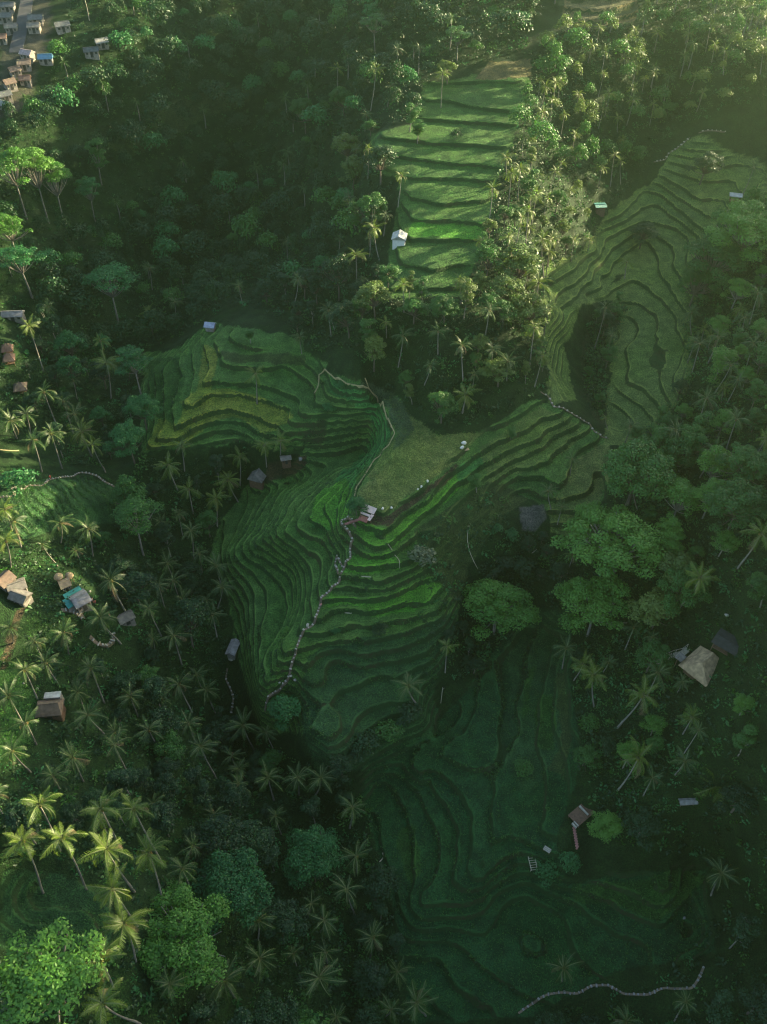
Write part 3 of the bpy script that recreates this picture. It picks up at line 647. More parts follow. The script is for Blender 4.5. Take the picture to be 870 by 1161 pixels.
TREES = [
 (10,183,48,'umbrella_bright','tall sunlit umbrella crowned tree at the left edge',1.8),(36,188,48,'umbrella_bright','sunlit umbrella tree second from the left edge',1.8),(58,200,40,'umbrella_bright','sunlit umbrella tree rightmost of the three at the upper left',1.9),
 (107,175,26,'tall_mid','slender layered tree standing alone in the shaded ravine',2.2),(98,212,34,'umbrella_jade','dim flat topped tree below the slender layered tree',1.6),(8,258,40,'round_bright','bright tree cut by the left edge under the umbrella trees',1.2),(20,288,60,'umbrella_jade','green spreading tree at the left edge below the umbrella trees',1.2),
 (122,318,62,'umbrella_jade','large blue green tree alone in the dark ravine',1.2),(78,388,34,'round_jade','small blue green tree by the tall sunlit palm',1.2),(150,408,46,'umbrella_jade','blue green tree touching the left end of the yellow terraces',1.4),(160,462,40,'round_jade','blue green tree under the left end of the yellow terraces',1.2),(145,497,46,'round_jade','blue green tree at the foot of the ravine',1.2),
 (150,588,62,'umbrella_mid','wide pale green tree above the gully palms',1.3),(22,546,0,'',' ',1),
 (565,684,78,'round_bright','broad green tree with white trunk at the dark thicket',.95),(680,674,88,'umbrella_bright','large bright green tree with forked pale trunk right of the stream',1.15),(708,610,104,'round_bright','largest broad tree, directly behind the bright forked one',.85),
 (726,528,88,'round_mid','hazy broad tree right of the stream bridge path',1.0),(757,498,50,'round_mid','hazy tree at the upper shoulder of the broad trees',1.0),(790,500,46,'round_mid','hazy tree between the large hazy palms',1.1),
 (775,662,60,'round_mid','loose green tree beside the large bright trees',1.0),(748,690,54,'round_olive','olive tree below the largest broad tree',1.0),(404,572,24,'round_jade','small round blue green tree at the pink roofed hut',1.1),(323,800,40,'round_jade','blue green tree at the lower end of the spur path',1.0),
 (215,1062,112,'round_bright','bright yellow green tree at the bottom, beside the palm column',.9),(265,1000,92,'round_jade','wide dark green tree behind the bright bottom tree',.9),(354,972,70,'round_jade','green tree standing alone above the bottom palms',1.1),(55,1112,128,'round_bright','huge sunlit tree filling the lower left corner',.8),(320,1040,50,'round_dark','dark tree right of the bright bottom tree',1.0),
 (190,846,42,'round_mid','rounded green tree among the dark gully palms',.9),(685,934,40,'round_bright','rounded bright bush tree beside the wooden deck',.8),(840,568,70,'round_mid','hazy broad tree at the right edge',1.0),(852,525,60,'round_mid','hazy tree at the right edge above the broad one',1.0),(770,650,50,'round_olive','olive tree left of the pale hillside palm',1.1),
 (850,258,78,'round_bright','sunlit bushy tree at the upper right edge',.9),(810,292,66,'round_mid','hazy green tree below the sunlit bushy tree',1.0),(790,320,46,'round_mid','small hazy tree above the misty palms',1.0),(730,262,32,'round_dark','dark tree among the upper valley terraces',1.0),(800,185,40,'round_dark','dark shaded tree clump beside the stilt shelter',.9),
 (590,300,56,'round_olive','large sunlit olive tree on the right rim of the ridge fields',1.0),(602,348,50,'round_olive','golden sunlit tree above the slope palms',1.0),(575,330,44,'round_olive','golden tree at the lower right corner of the ridge fields',1.0),(567,418,40,'round_olive','tawny tree at the foot of the ridge slope',.9),
 (420,235,44,'round_mid','lit leafy tree left of the white shed',1.1),(400,190,34,'round_olive','olive tree on the left rim of the ridge fields',1.1),(393,165,34,'round_olive','second olive tree on the left rim of the ridge fields',1.1),(465,128,22,'tall_mid','narrow tree on the ridge fields by the red soil patch',1.6),(474,145,20,'tall_mid','narrow leaning tree on the ridge fields',1.4),(420,142,20,'round_mid','small round tree at the left end of a ridge field',.9),(517,152,16,'bush_dark','dark bush between two ridge fields',.9),(508,78,24,'round_olive','round grey green tree above the top ridge field',1.0),
 (520,38,40,'umbrella_mid','spreading tree at the forest edge above the ridge fields',1.0),(425,25,40,'umbrella_mid','large feathery tree near the top edge',1.0),(345,125,34,'round_mid','leafy tree on the dark forest rim',1.1),(390,110,30,'round_mid','leafy tree left of the ridge fields, highest of the rim',1.1),
 (505,345,40,'round_mid','round tree under the lowest ridge field',.9),(470,348,36,'round_mid','round tree at the lower left of the ridge fields',.9),(440,310,30,'round_mid','shaded tree below the white shed',1.0),
 (283,378,16,'tall_mid','slim sapling on the top terrace of the yellow slope',1.4),(542,545,20,'tall_mid','thin sparse tree with white trunk on the right flank of the spur',1.6),(580,488,14,'tall_mid','slim grey tree at the head of the right flank',1.4),
 (840,905,50,'round_dark','dark leafy tree at the right edge below the leaning palm',.9),(730,935,44,'round_dark','dark tree below the leaning palms',.9),
]
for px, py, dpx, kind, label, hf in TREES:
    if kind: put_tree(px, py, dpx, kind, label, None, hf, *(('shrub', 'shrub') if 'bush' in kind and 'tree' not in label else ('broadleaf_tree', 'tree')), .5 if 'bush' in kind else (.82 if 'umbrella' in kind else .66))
TREES += [(45,40,20,'round_mid','leafy tree between the village houses and the lone pale house',1.0)]
SHRUBS = [(20,545,46,'bush_jade','blue green shrub mass above the winding stone path'),(480,630,34,'bush_pale','pale spiky shrub on the slope of the spur front'),(325,715,14,'bush_bright','yellow green bush on the spur path'),(380,715,14,'bush_jade','blue green bush right of the spur path'),
 (372,462,18,'bush_jade','blue green shrub on the crest slope'),(387,436,14,'bush_jade','small blue green shrub under the crest path'),(415,840,40,'bush_dark','left bush of the dark row above the lower bowl'),(440,828,40,'bush_mid','middle bush of the dark row above the lower bowl'),(462,812,38,'bush_dark','right bush of the dark row above the lower bowl'),(405,855,28,'bush_dark','lowest bush of the dark row above the lower bowl'),
 (620,985,34,'bush_jade','leafy shrub mass on the curved bank below the deck'),(645,975,30,'bush_jade','leafy shrub right of the shrub mass on the curved bank'),(660,745,26,'bush_dark','dark shrub below the large bright tree'),(668,820,28,'bush_mid','round shrub under the leftmost of the right palms'),(595,870,28,'bush_mid','green shrub at the edge of the lower terraces'),(580,605,20,'bush_jade','turquoise shrub below the mud terraces'),(565,600,18,'bush_jade','small turquoise shrub left of the mud terraces'),
 (595,640,34,'bush_dark','dark shrub in the stream thicket under the mud terraces'),(570,640,30,'bush_dark','dark shrub left in the thicket under the mud terraces'),(430,715,24,'bush_dark','purple brown bush on the spur front'),(825,985,30,'bush_dark','dark shrub under the very dark palm')]
for px, py, dpx, kind, label in SHRUBS: put_tree(px, py, dpx, kind, label, None, .7, 'shrub', 'shrub', .45)

# ---- fill: the rest of the woods. Nearest ones are trees of their own, the remainder is one mass
def zone_pts(poly_list, spacing, jit, xr, yr, seed):
    r = np.random.default_rng(seed)
    gxx, gyy = np.meshgrid(np.arange(*xr, spacing), np.arange(*yr, spacing*.866), indexing='ij')
    gxx = gxx+(np.arange(gxx.shape[1]) % 2)[None]*spacing*.5
    x = gxx.ravel()+r.uniform(-jit, jit, gxx.size)*spacing; y = gyy.ravel()+r.uniform(-jit, jit, gxx.size)*spacing
    px, py, d = project(x, y, ground(x, y)); m = np.zeros(len(x), bool)
    for p in poly_list: m |= inpoly(px, py, p)
    return x[m], y[m], px[m], py[m], d[m]
FA = [(-120,-60),(420,-60),(620,-60),(640,-5),(600,30),(600,62),(550,70),(500,88),(480,96),(478,136),(420,146),(416,190),(440,200),(448,225),(436,270),(430,335),(405,390),(365,402),(335,380),(300,352),(262,345),(205,382),(168,398),(160,430),(150,500),(120,530),(70,525),(62,480),(40,470),(-120,470),(-120,140),(40,140),(60,60),(80,20),(80,-20),(-120,-20)]
FV = [(62,-20),(62,30),(44,50),(60,75),(40,140),(0,135),(14,122),(36,96),(40,80),(32,50),(48,-20)]
FB = [(725,30),(725,-60),(990,-60),(990,110),(870,112),(770,145),(740,185),(700,225),(682,256),(668,285),(642,302),(622,306),(624,440),(570,472),(540,482),(505,482),(470,466),(445,440),(420,425),(400,395),(430,338),(528,338),(556,262),(568,205),(586,150),(606,90),(604,60),(640,32)]
FC = [(800,270),(870,240),(990,200),(990,960),(800,975),(700,955),(668,945),(672,890),(650,860),(652,740),(655,690),(628,650),(660,620),(690,560),(715,505),(775,445),(778,330)]
FD = [(-120,620),(20,620),(60,608),(140,600),(150,545),(160,520),(235,515),(290,510),(285,545),(245,580),(235,640),(255,690),(262,745),(275,800),(300,840),(340,860),(400,880),(420,920),(440,1010),(460,1170),(470,1260),(-120,1260),(-120,1080),(20,1085),(130,1080),(200,1050),(230,1010),(280,952),(280,950),(240,1000),(130,1040),(110,1005),(60,975),(-120,980),(-120,870),(30,865),(50,800),(30,730),(30,690),(0,660),(-120,660)]
FE = [(555,610),(600,605),(640,620),(640,690),(600,690),(580,720),(560,745),(530,770),(505,770),(500,720),(530,690),(545,640)]
FF = [(668,360),(690,346),(712,348),(696,375),(688,420),(686,482),(672,465),(662,420)]
FG = [(800,970),(990,960),(990,1260),(480,1260),(480,1175),(600,1160),(720,1120),(800,1080),(820,1020)]
bld_spots = []
def clear_of(x, y, rad):
    for X_, Y_, r_ in PLANTED:
        if (x-X_)**2+(y-Y_)**2 < (r_+rad)**2*.5: return False
    for X_, Y_, r_ in BUILT:
        if (x-X_)**2+(y-Y_)**2 < (r_+rad)**2: return False
        if abs(x-X_) < r_+2.0 and 0 < Y_-y < (14 if r_ > 2.4 else 7 if r_ > 1.1 else 4): return False
    return True
# ------------------------------------------------------------------ houses, huts, paths and small things (placed before the woods are filled in)
BUILT = []
def roofmat(name, col, rib=7.0, rough=.7, var=.4):
    """sheet, tile or thatch: courses running down the slope with worn patches"""
    t = NT(name); co = t.n('ShaderNodeTexCoord').outputs['Object']
    wv = t.n('ShaderNodeTexWave'); wv.inputs['Scale'].default_value = rib; wv.inputs['Distortion'].default_value = 2.5; wv.inputs['Detail'].default_value = 3; t.l(co, wv.inputs['Vector'])
    nz = t.ramp(t.noise(1.3, co, 5), .35, .68)
    c = t.mix(nz, tuple(v*(1-var) for v in col), tuple(min(1, v*(1+var*.7)) for v in col))
    c = t.mix(t.math('MULTIPLY', wv.outputs['Fac'], .35), c, tuple(v*.55 for v in col))
    p = t.n('ShaderNodeBsdfPrincipled'); p.inputs['Roughness'].default_value = rough; t.l(c, p.inputs['Base Color'])
    b = t.n('ShaderNodeBump'); b.inputs['Strength'].default_value = .6; b.inputs['Distance'].default_value = .06; t.l(wv.outputs['Fac'], b.inputs['Height']); t.l(b.outputs[0], p.inputs['Normal'])
    t.l(p.outputs[0], t.out.inputs[0]); return t.mat
M_THATCH = roofmat('thatch', (.19, .13, .085), 5); M_THATCH2 = roofmat('grey_thatch', (.20, .18, .15), 5); M_TAN = roofmat('tan_thatch', (.48, .34, .19), 5, .95)
M_PINK = roofmat('pale_pink_sheet', (.72, .56, .52), 9, .6, .15); M_WHITE = roofmat('white_sheet', (.52, .52, .48), 8, .75, .3); M_GREY = roofmat('grey_sheet', (.24, .24, .25), 8, .5)
M_TEAL = roofmat('teal_sheet', (.03, .25, .22), 8, .45, .25); M_BLUE = roofmat('blue_sheet', (.12, .30, .45), 8, .45, .2); M_TILE = roofmat('clay_tile', (.20, .135, .095), 6); M_DARK = roofmat('dark_net', (.05, .05, .045), 9)
M_RED = roofmat('red_brown_tile', (.20, .11, .075), 6)
M_WALL = plain('lime_wall', (.26, .23, .19), .9); M_WOOD = plain('brown_wood', (.15, .085, .05), .8, .4, 3); M_WOODR = plain('red_brown_deck', (.26, .11, .09), .7, .3, 3); M_BAMB = plain('pale_bamboo', (.42, .38, .28), .6, .25, 2)
M_STONE = plain('pale_stone', (.38, .35, .28), .9, .3, 2, .5); M_STONED = plain('grey_stone', (.22, .21, .19), .9, .35, 1.5, .6); M_CONC = plain('path_concrete', (.34, .28, .13), .85, .25, 2); M_DIRT = plain('path_earth', (.15, .115, .075), .95, .3, 1); M_ASPH = plain('asphalt', (.06, .06, .06), .9, .25, .5)
M_DOOR = plain('dark_door', (.03, .028, .025), .7); M_CLOTH = plain('white_sack_cloth', (.72, .69, .62), .9, .12, 3)
def place(name, px, py, label, cat, rz=0, group=None, rad=3.0, H=0, sink=0):
    x, y = hit(px, py, H); BUILT.append((x, y, rad))
    return root(name, (x, y, float(ground(x, y))-sink), label, cat, group, rz)
def gable(w, d, z0, z1, ov=.35, th=.12, hip=0.0):
    """roof of two slopes (hip > 0 pulls the ridge ends in), with thickness; ridge along x"""
    W, D_ = w/2+ov, d/2+ov; r = W-hip*w/2 if hip else W
    zz = z0-ov*(z1-z0)/(d/2)
    top = np.array([(-W, -D_, zz), (W, -D_, zz), (W, D_, zz), (-W, D_, zz), (-r, 0, z1), (r, 0, z1)])
    bot = top-[0, 0, th]; g = Geo()
    F4 = [(0, 1, 5, 4), (2, 3, 4, 5), (6, 10, 11, 7), (8, 11, 10, 9)]+[(i, i+6, (i+1) % 4+6, (i+1) % 4) for i in (0, 1, 2, 3)]
    F3 = [(1, 2, 5), (3, 0, 4), (7, 11, 8), (9, 10, 6)]
    return g.add(np.concatenate([top, bot]), F4, F3)
def walls(w, d, h, t=.14, gap=None):
    g = Geo()
    for c, s in (((0, -d/2, h/2-.75), (w, t, h+1.5)), ((0, d/2, h/2-.75), (w, t, h+1.5)), ((-w/2, 0, h/2-.75), (t, d-t-.01, h+1.5)), ((w/2, 0, h/2-.75), (t, d-t-.01, h+1.5))): g.box(c, s)
    return g
def part(name, g, mats, par, loc=(0, 0, 0), rz=0, smooth=False): return link(name, g.mesh(name, mats if isinstance(mats, list) else [mats], smooth), par, loc, (0, 0, rz))
def house(name, px, py, w, d, h, hr, rz, rm, wm, label, cat='hut', hip=0.0, group=None, open_=False, door=True, ov=.4):
    o = place(name, px, py, label, cat, rz, group, max(w, d)*.75, H=h+hr*.4)
    if open_:
        for sx in (-1, 1):
            for sy in (-1, 1): part('post', Geo().box((sx*(w/2-.12), sy*(d/2-.12), h/2-.5), (.14, .14, h+1.0)), M_WOOD, o)
        part('floor_deck', Geo().box((0, 0, .25), (w*.95, d*.95, .14)), M_WOOD, o)
    else:
        part('wall', walls(w, d, h), wm, o)
        if door:
            dr = part('door', Geo().box((0, -d/2-.10, h*.42), (min(1.0, w*.3), .06, h*.84)), M_DOOR, o)
            for sx in (-1, 1): part('window', Geo().box((sx*w*.33, -d/2-.09, h*.58), (w*.15, .05, h*.3)), M_DOOR, o)
    rf = part('roof', gable(w, d, h+.02, h+hr, ov, .14, hip), rm, o)
    part('ridge_cap', Geo().box((0, 0, h+hr+.03), ((w+ov*1.5)*(1-hip*.97)+.15, .26, .10)), rm, rf)
    return o
# central shelter on the spur
o = place('shelter', 417, 580, 'small shelter with pale pink sheet roof and red brown deck on the spur', 'shelter', R(-28), None, 3, H=2.2)
for sx in (-1, 1):
    for sy in (-1, 1): part('post', Geo().box((sx*1.35, sy*1.0, .6), (.12, .12, 3.0)), M_WOOD, o)
tl = lambda a: [[1, 0, 0], [0, math.cos(a), -math.sin(a)], [0, math.sin(a), math.cos(a)]]
part('upper_roof', Geo().box((0, .75, 2.35), (3.3, 1.7, .09), M=tl(.25)), M_PINK, o)
part('lower_roof', Geo().box((-.2, -.75, 1.95), (2.5, .55, .08), M=tl(.3)), M_PINK, o)
part('side_roof', Geo().box((1.35, -1.05, 1.85), (.75, 2.0, .08)), M_PINK, o)
part('deck', Geo().box((-.5, -1.1, .5), (2.3, 1.6, .14)), M_WOODR, o)
st = Geo()
for i in range(6): st.box((-1.6-.42*i, -1.8-.32*i, .30-.17*i), (.95, .55, .14), rz=.6)
part('stair', st, M_WOODR, o)
house('shed', 453, 266, 3.0, 3.4, 2.2, .9, R(82), M_WHITE, plain('white_wall', (.62, .62, .60), .8, .1), 'white walled shed with pale sheet roof beside the ridge fields', 'shed')
house('shed', 681, 232, 2.9, 2.4, 2.0, .25, R(5), M_TEAL, M_WOOD, 'small shed with flat teal roof at the edge of the upper valley', 'shed', door=False)
house('stilt_shelter', 835, 220, 3.2, 1.9, 2.4, .35, R(-15), M_WHITE, M_WOOD, 'pale roofed open shelter on stilts above the upper valley terraces', 'shelter', open_=True)
o = house('thatched_hut', 55, 800, 4.3, 3.0, 2.1, 1.3, R(6), M_THATCH, M_WOOD, 'brown thatched hut with white sheet roofed annex on the left lawn', hip=.25)
part('annex_roof', Geo().box((.4, 2.45, 2.5), (3.2, 1.5, .09), M=tl(-.12)), M_WHITE, o); part('annex_wall', Geo().box((.4, 2.5, .8), (3.0, 1.3, 3.1)), M_WALL, o)
o = house('house', 90, 677, 3.0, 3.6, 2.4, .9, R(40), M_GREY, M_WALL, 'house with grey sheet roof and teal side roofs among the left palms', 'house')
part('side_roof', Geo().box((-2.4, .4, 2.35), (1.7, 3.0, .09)), M_TEAL, o); part('back_roof', Geo().box((-.5, 2.55, 2.45), (4.0, 1.3, .09)), M_TEAL, o); part('side_wall', Geo().box((-2.4, .4, .6), (1.5, 2.8, 3.3)), M_WALL, o)
for px, py, lb in ((66, 653, 'left one of two small round thatched pavilions behind the teal roofed house'), (78, 652, 'right one of two small round thatched pavilions behind the teal roofed house')):
    o = place('pavilion', px, py, lb, 'pavilion', 0, 'round thatched pavilions', 1.6, H=2.2)
    for k in range(6): part('post', Geo().box((.62*math.cos(k*1.047), .62*math.sin(k*1.047), .6), (.09, .09, 3.0)), M_WOOD, o)
    g = Geo(); th = np.arange(14)/14*2*math.pi; rings = [(1.0, 1.75), (1.05, 1.9), (.75, 2.4), (.35, 2.75), (.05, 2.9)]
    V = np.concatenate([np.c_[a*np.cos(th), a*np.sin(th), np.full(14, z)] for a, z in rings]); g.add(V, [(i*14+j, i*14+(j+1) % 14, (i+1)*14+(j+1) % 14, (i+1)*14+j) for i in range(4) for j in range(14)]); part('roof', g, M_TAN, o)
house('hut', 73, 660, 1.7, 1.9, 1.9, .5, R(30), M_TAN, M_WALL, 'tiny beige roofed hut between the pavilions and the teal roofed house')
house('hut', 18, 662, 3.2, 2.6, 2.2, .8, R(28), M_THATCH2, M_WALL, 'upper grey roofed hut in the cluster at the left edge'); house('hut', 22, 674, 3.4, 2.6, 2.0, .7, R(-22), M_THATCH2, M_WALL, 'lower grey roofed hut in the cluster at the left edge'); house('hut', 4, 655, 3.0, 3.0, 2.4, .9, R(60), M_TILE, M_WALL, 'brown roofed hut cut by the left edge beside the grey huts')
house('hut', 142, 698, 3.0, 2.2, 1.8, .7, R(35), M_THATCH2, M_WALL, 'grey thatched hut on stone footing right of the teal roofed house')
for px, py, s, rm, lb in ((7, 392, 2.6, M_RED, 'upper one of two touching red brown pyramid roofed pavilions at the left edge'), (9, 403, 2.6, M_RED, 'lower one of two touching red brown pyramid roofed pavilions at the left edge'), (22, 436, 2.9, M_THATCH, 'brown pyramid roofed pavilion alone below the tall sunlit palm')):
    house('pavilion', px, py, s, s, 1.9, 1.3, R(15), rm, M_WALL, lb, 'pavilion', hip=.96, open_=True)
house('long_house', 14, 354, 5.6, 2.6, 2.2, .8, R(4), M_GREY, M_WALL, 'long grey roofed house at the left edge above the pavilions', 'house')
house('hut', 238, 367, 2.4, 2.0, 2.0, .6, R(-10), plain('blue_grey_sheet', (.28, .31, .40), .5), M_WALL, 'small blue grey roofed hut on the crest of the left terraces', door=False)
o = house('thatched_hut', 292, 537, 3.4, 3.6, 2.0, 1.5, R(70), M_THATCH2, M_WOOD, 'grey brown thatched hut in the gully head between the terraces', hip=.3)
house('shed', 324, 518, 2.2, 1.5, 1.8, .3, R(14), M_THATCH2, M_WOOD, 'tiny grey roofed shed right of the gully head hut', 'shed')
house('long_shed', 264, 733, 3.7, 1.7, 1.9, .5, R(76), roofmat('pale_tile', (.30, .28, .26), 7), M_WALL, 'narrow pale tiled long shed at the foot of the spur terraces', 'shed')
o = house('thatched_hall', 801, 750, 5.4, 5.2, 1.9, 2.3, R(40), M_TAN, M_WOOD, 'big square thatched hall with tan roof on the right hillside', 'hall', hip=.7, ov=1.1)
part('porch_roof', Geo().box((-2.6, 4.3, 2.0), (2.0, 1.6, .1)), M_THATCH2, o); part('porch_post', Geo().box((-3.3, 4.5, .7), (.12, .12, 3.4)), M_WOOD, o)
o = house('net_shelter', 826, 727, 4.6, 3.8, 2.2, .3, R(-40), M_DARK, M_WOOD, 'dark net roofed shelter behind the big thatched hall', 'shelter', open_=True)
# bamboo bridge to the hall
pa = [hit(*p) for p in ((743, 753), (752, 751), (762, 747), (772, 745), (779, 740))]
o = root('footbridge', (pa[0][0], pa[0][1], float(ground(*pa[0]))), 'bamboo footbridge leading to the big thatched hall', 'footbridge'); ox, oy, oz = o.location
Lz = np.linspace(float(ground(*pa[0]))+.8, float(ground(*pa[-1]))+1.6, 5)
g = Geo(); dense = []
for k in range(4):
    for a in np.linspace(0, 1, 9, endpoint=False): dense.append((pa[k][0]*(1-a)+pa[k+1][0]*a-ox, pa[k][1]*(1-a)+pa[k+1][1]*a-oy, Lz[k]*(1-a)+Lz[k+1]*a-oz))
for k in range(len(dense)-1):
    dx, dy = dense[k+1][0]-dense[k][0], dense[k+1][1]-dense[k][1]; g.box(dense[k], (.16, 1.3, .08), rz=math.atan2(dy, dx))
part('deck', g, M_BAMB, o)
for off in (-.65, .65):
    P_ = np.array(dense); part('handrail', Geo().tube(P_+[0, off, .9], .05, 5), M_BAMB, o)
for k in range(0, len(dense), 7): part('post', Geo().box((dense[k][0], dense[k][1]+.65, dense[k][2]-.6), (.1, .1, 3.0)), M_BAMB, o)
# viewing deck, bamboo frame and sheet on the lower right
o = place('viewing_deck', 660, 922, 'brown wooden viewing deck with white benches on the lower right slope', 'deck', R(38), None, 4, H=.8)
g = Geo()
for k in range(12): g.box((-2.4+k*.42, 0, .8), (.38, 3.0, .1))
part('floor', g, M_WOOD, o); g = Geo()
for k in range(9): g.box((-3.4-.28*k, -1.0-.40*k, .74-.09*k), (.9, .40, .1), rz=.35)
part('ramp', g, M_WOODR, o)
for bx in (.6, -2.75, -3.3): part('bench', Geo().box((bx, .1 if bx > 0 else -.9, 1.1), (.28, 2.4 if bx > 0 else 1.2, .5)), M_STONE, o)
for sx in (-2.3, 2.2):
    for sy in (-1.4, 1.4): part('post', Geo().box((sx, sy, -.6), (.18, .18, 2.7)), M_WOOD, o)
o = place('bamboo_rack', 603, 975, 'narrow bamboo frame with cross bars on the lower terraces', 'bamboo rack', R(96), None, 2.5)
g = Geo()
for s in (-.6, .6): g.tube([(-2.3, s, .5), (0, s*1.15, .6), (2.3, s, .5)], .07, 6)
part('rail', g, M_BAMB, o); g = Geo()
for k in range(10): g.tube([(-2.2+k*.48, -.75, .56), (-2.2+k*.48, .75, .56)], .05, 5)
part('cross_bars', g, M_BAMB, o)
for sx in (-2, 2):
    for sy in (-.6, .6): part('post', Geo().box((sx, sy, 0), (.1, .1, 1.4)), M_BAMB, o)
o = place('curved_bench', 620, 965, 'pale slatted bench on the curved bank beside the deck', 'bench', R(-35), None, 1.2)
for k in range(3): part('seat_slat', Geo().box((0, (k-1)*.34, .46), (1.5, .26, .07)), M_STONE, o)
for sx in (-.6, .6): part('leg', Geo().box((sx, 0, .1), (.12, .9, .65)), M_WOOD, o)
house('lean_to', 781, 908, 2.8, .6, 1.5, .15, R(4), roofmat('dull_sheet', (.30, .29, .26), 8, .9), M_WOOD, 'low lean-to with pale metal sheet roof under the leaning palms', 'lean-to', open_=True)
# village at the top left
M_VPINK = roofmat('faded_pink_sheet', (.42, .33, .32), 6, .85, .35); M_VWHITE = roofmat('faded_white_sheet', (.34, .34, .31), 6, .85, .35); M_VGREY = roofmat('weathered_sheet', (.12, .13, .13), 6, .85, .4)
VIL = [(30, 58, 5, 3.6, M_PINK, 'pink white roofed village house beside the blue roof', -20), (27, 69, 5, 4, M_TILE, 'brown roofed village house below the pink white one', 10), (16, 77, 4.4, 3.6, M_TILE, 'brown roofed village house left of the red fronted one', 35), (51, 63, 5.6, 2.6, M_BLUE, 'village house with bright blue sheet roof', 6),
 (28, 87, 4.2, 3.4, M_RED, 'red fronted village house above the green slope', 8), (10, 91, 4.4, 4, M_TILE, 'brown roofed village house at the left edge', 40), (5, 105, 4.6, 3.6, M_GREY, 'grey roofed village house at the left edge', 35), (5, 116, 4.6, 3.2, M_WHITE, 'white roofed village house lowest at the left edge', -25),
 (115, 45, 5, 2.4, M_WHITE, 'pale roofed house alone right of the village', 28), (103, 55, 6, 2.4, M_GREY, 'low grey shed leading to the lone pale roofed house', 14), (70, 26, 6, 4, M_GREY, 'large grey blue roofed house near the top edge', 25), (40, 18, 6, 5, M_GREY, 'grey roofed village house right of the road', 5), (38, 27, 5, 4, M_THATCH2, 'pale grey roofed village house right of the road', 5), (5, 16, 6, 4, M_GREY, 'grey roofed village house left of the road', 5), (8, 4, 6, 4, M_GREY, 'grey roofed village house in the top left corner', 5), (1, 40, 4, 4, M_RED, 'orange roofed village house cut by the left edge', 10), (12, 28, 5, 3.4, M_THATCH2, 'dull roofed village house left of the road', 12)]
for px, py, w_, d_, rm, lb, a in VIL: house('village_house', px, py, w_*.82, d_*.82, 2.4, .9, R(a), {M_PINK: M_VPINK, M_WHITE: M_VWHITE, M_GREY: M_VGREY}.get(rm, rm), M_WALL, lb, 'house', group='village houses')
# ---- paths, road, stream-side walls: draped on the ground
def drape(pxs, step=.35):
    W = [hit(*p) for p in pxs]; out = []
    for k in range(len(W)-1):
        L = math.dist(W[k], W[k+1]); n = max(1, int(L/step))
        for j in range(n): a = j/n; out.append((W[k][0]*(1-a)+W[k+1][0]*a, W[k][1]*(1-a)+W[k+1][1]*a))
    out.append(W[-1]); q = np.array(out)
    for _ in range(3): q[1:-1] = (q[:-2]+2*q[1:-1]+q[2:])/4
    for k in range(0, len(q), 5): BUILT.append((q[k][0], q[k][1], 1.0))
    return q
def ribbon(g, q, wd, lift, m=0):
    T = np.gradient(q, axis=0); T /= np.linalg.norm(T, axis=1)[:, None]+1e-9; N_ = np.c_[-T[:, 1], T[:, 0]]
    z = np.maximum(np.maximum(ground(q[:, 0], q[:, 1]), ground(*(q+N_*wd/2).T)), ground(*(q-N_*wd/2).T))+lift
    for _ in range(2): z[1:-1] = np.maximum(z[1:-1], (z[:-2]+z[2:])/2)
    n = len(q); A = np.c_[q+N_*wd/2, z]; B = np.c_[q-N_*wd/2, z]; D_ = np.array([0, 0, .7])
    g.add(np.concatenate([A, B, A-D_, B-D_]), [(j, n+j, n+j+1, j+1) for j in range(n-1)]+[(j, j+1, 2*n+j+1, 2*n+j) for j in range(n-1)]+[(n+j, 3*n+j, 3*n+j+1, n+j+1) for j in range(n-1)], m=m)
    return z, T
def stone_path(pxs, wd=.5, stones=True, mats=None, st=.8, sw=.42):
    g = Geo(); q = drape(pxs); z, T = ribbon(g, q, wd, .05, 1 if stones else 0); r = np.random.default_rng(int(pxs[0][0]*7+pxs[0][1]))
    if stones:
        acc = 0
        for k in range(1, len(q)):
            acc += math.dist(q[k], q[k-1])
            if acc > st:
                acc = r.uniform(-.25, .25); g.box((q[k][0]+r.normal(0, .06), q[k][1]+r.normal(0, .06), z[k]+.10), (st*.42*r.uniform(.6, 1.25), sw*r.uniform(.6, 1.3), .2), rz=math.atan2(T[k][1], T[k][0])+r.normal(0, .15), m=0, taper=.85)
    return tag(link('path', g.mesh('path', mats or [M_STONE, M_DIRT])), kind='structure')
PL = lambda p, wd=.42: stone_path(p, wd, False, [M_CONC])
PL([(357,447),(360,440),(362,433),(362,424),(368,418),(374,424),(380,430),(393,436),(409,441),(418,440)], .26)
PL([(414,429),(416,434),(418,440),(428,448),(434,458),(437,468),(443,481),(448,491),(441,505),(425,521),(413,540),(404,553),(402,563)], .26)
SPUR = [(405,598),(397,590),(389,588),(386,592),(394,603),(401,612),(397,622),(398,633),(391,643),(386,652),(384,662),(372,672),(364,680),(362,690),(358,705),(352,711),(345,714),(340,724),(338,731),(334,745),(330,757),(329,768),(325,776),(318,783),(308,790),(302,798),(300,806)]
stone_path(SPUR); stone_path([(384,652),(380,640),(382,629),(386,638),(390,645)], .4, True, None, .8, .4)
stone_path([(258,758),(256,770),(261,780),(265,790),(264,800),(262,808)], .4, True, None, .75, .5)
stone_path([(0,564),(10,563),(18,562),(14,553),(27,556),(31,551),(48,551),(56,544),(71,541),(84,540),(90,536),(100,537),(111,540),(118,546),(130,552)], .5, True, None, .7, .55); PL([(-5,509),(10,511),(22,511)], .45)
stone_path([(588,1149),(600,1140),(622,1127),(640,1125),(655,1127),(672,1117),(690,1117),(707,1127),(735,1128),(752,1120),(785,1121),(792,1110),(798,1096)], .4, True, [M_STONED, M_DIRT], .8, .55)
stone_path([(613,444),(624,453),(628,462),(650,470),(668,480),(676,491),(690,497)], .35, True, None, 1.1, .5)
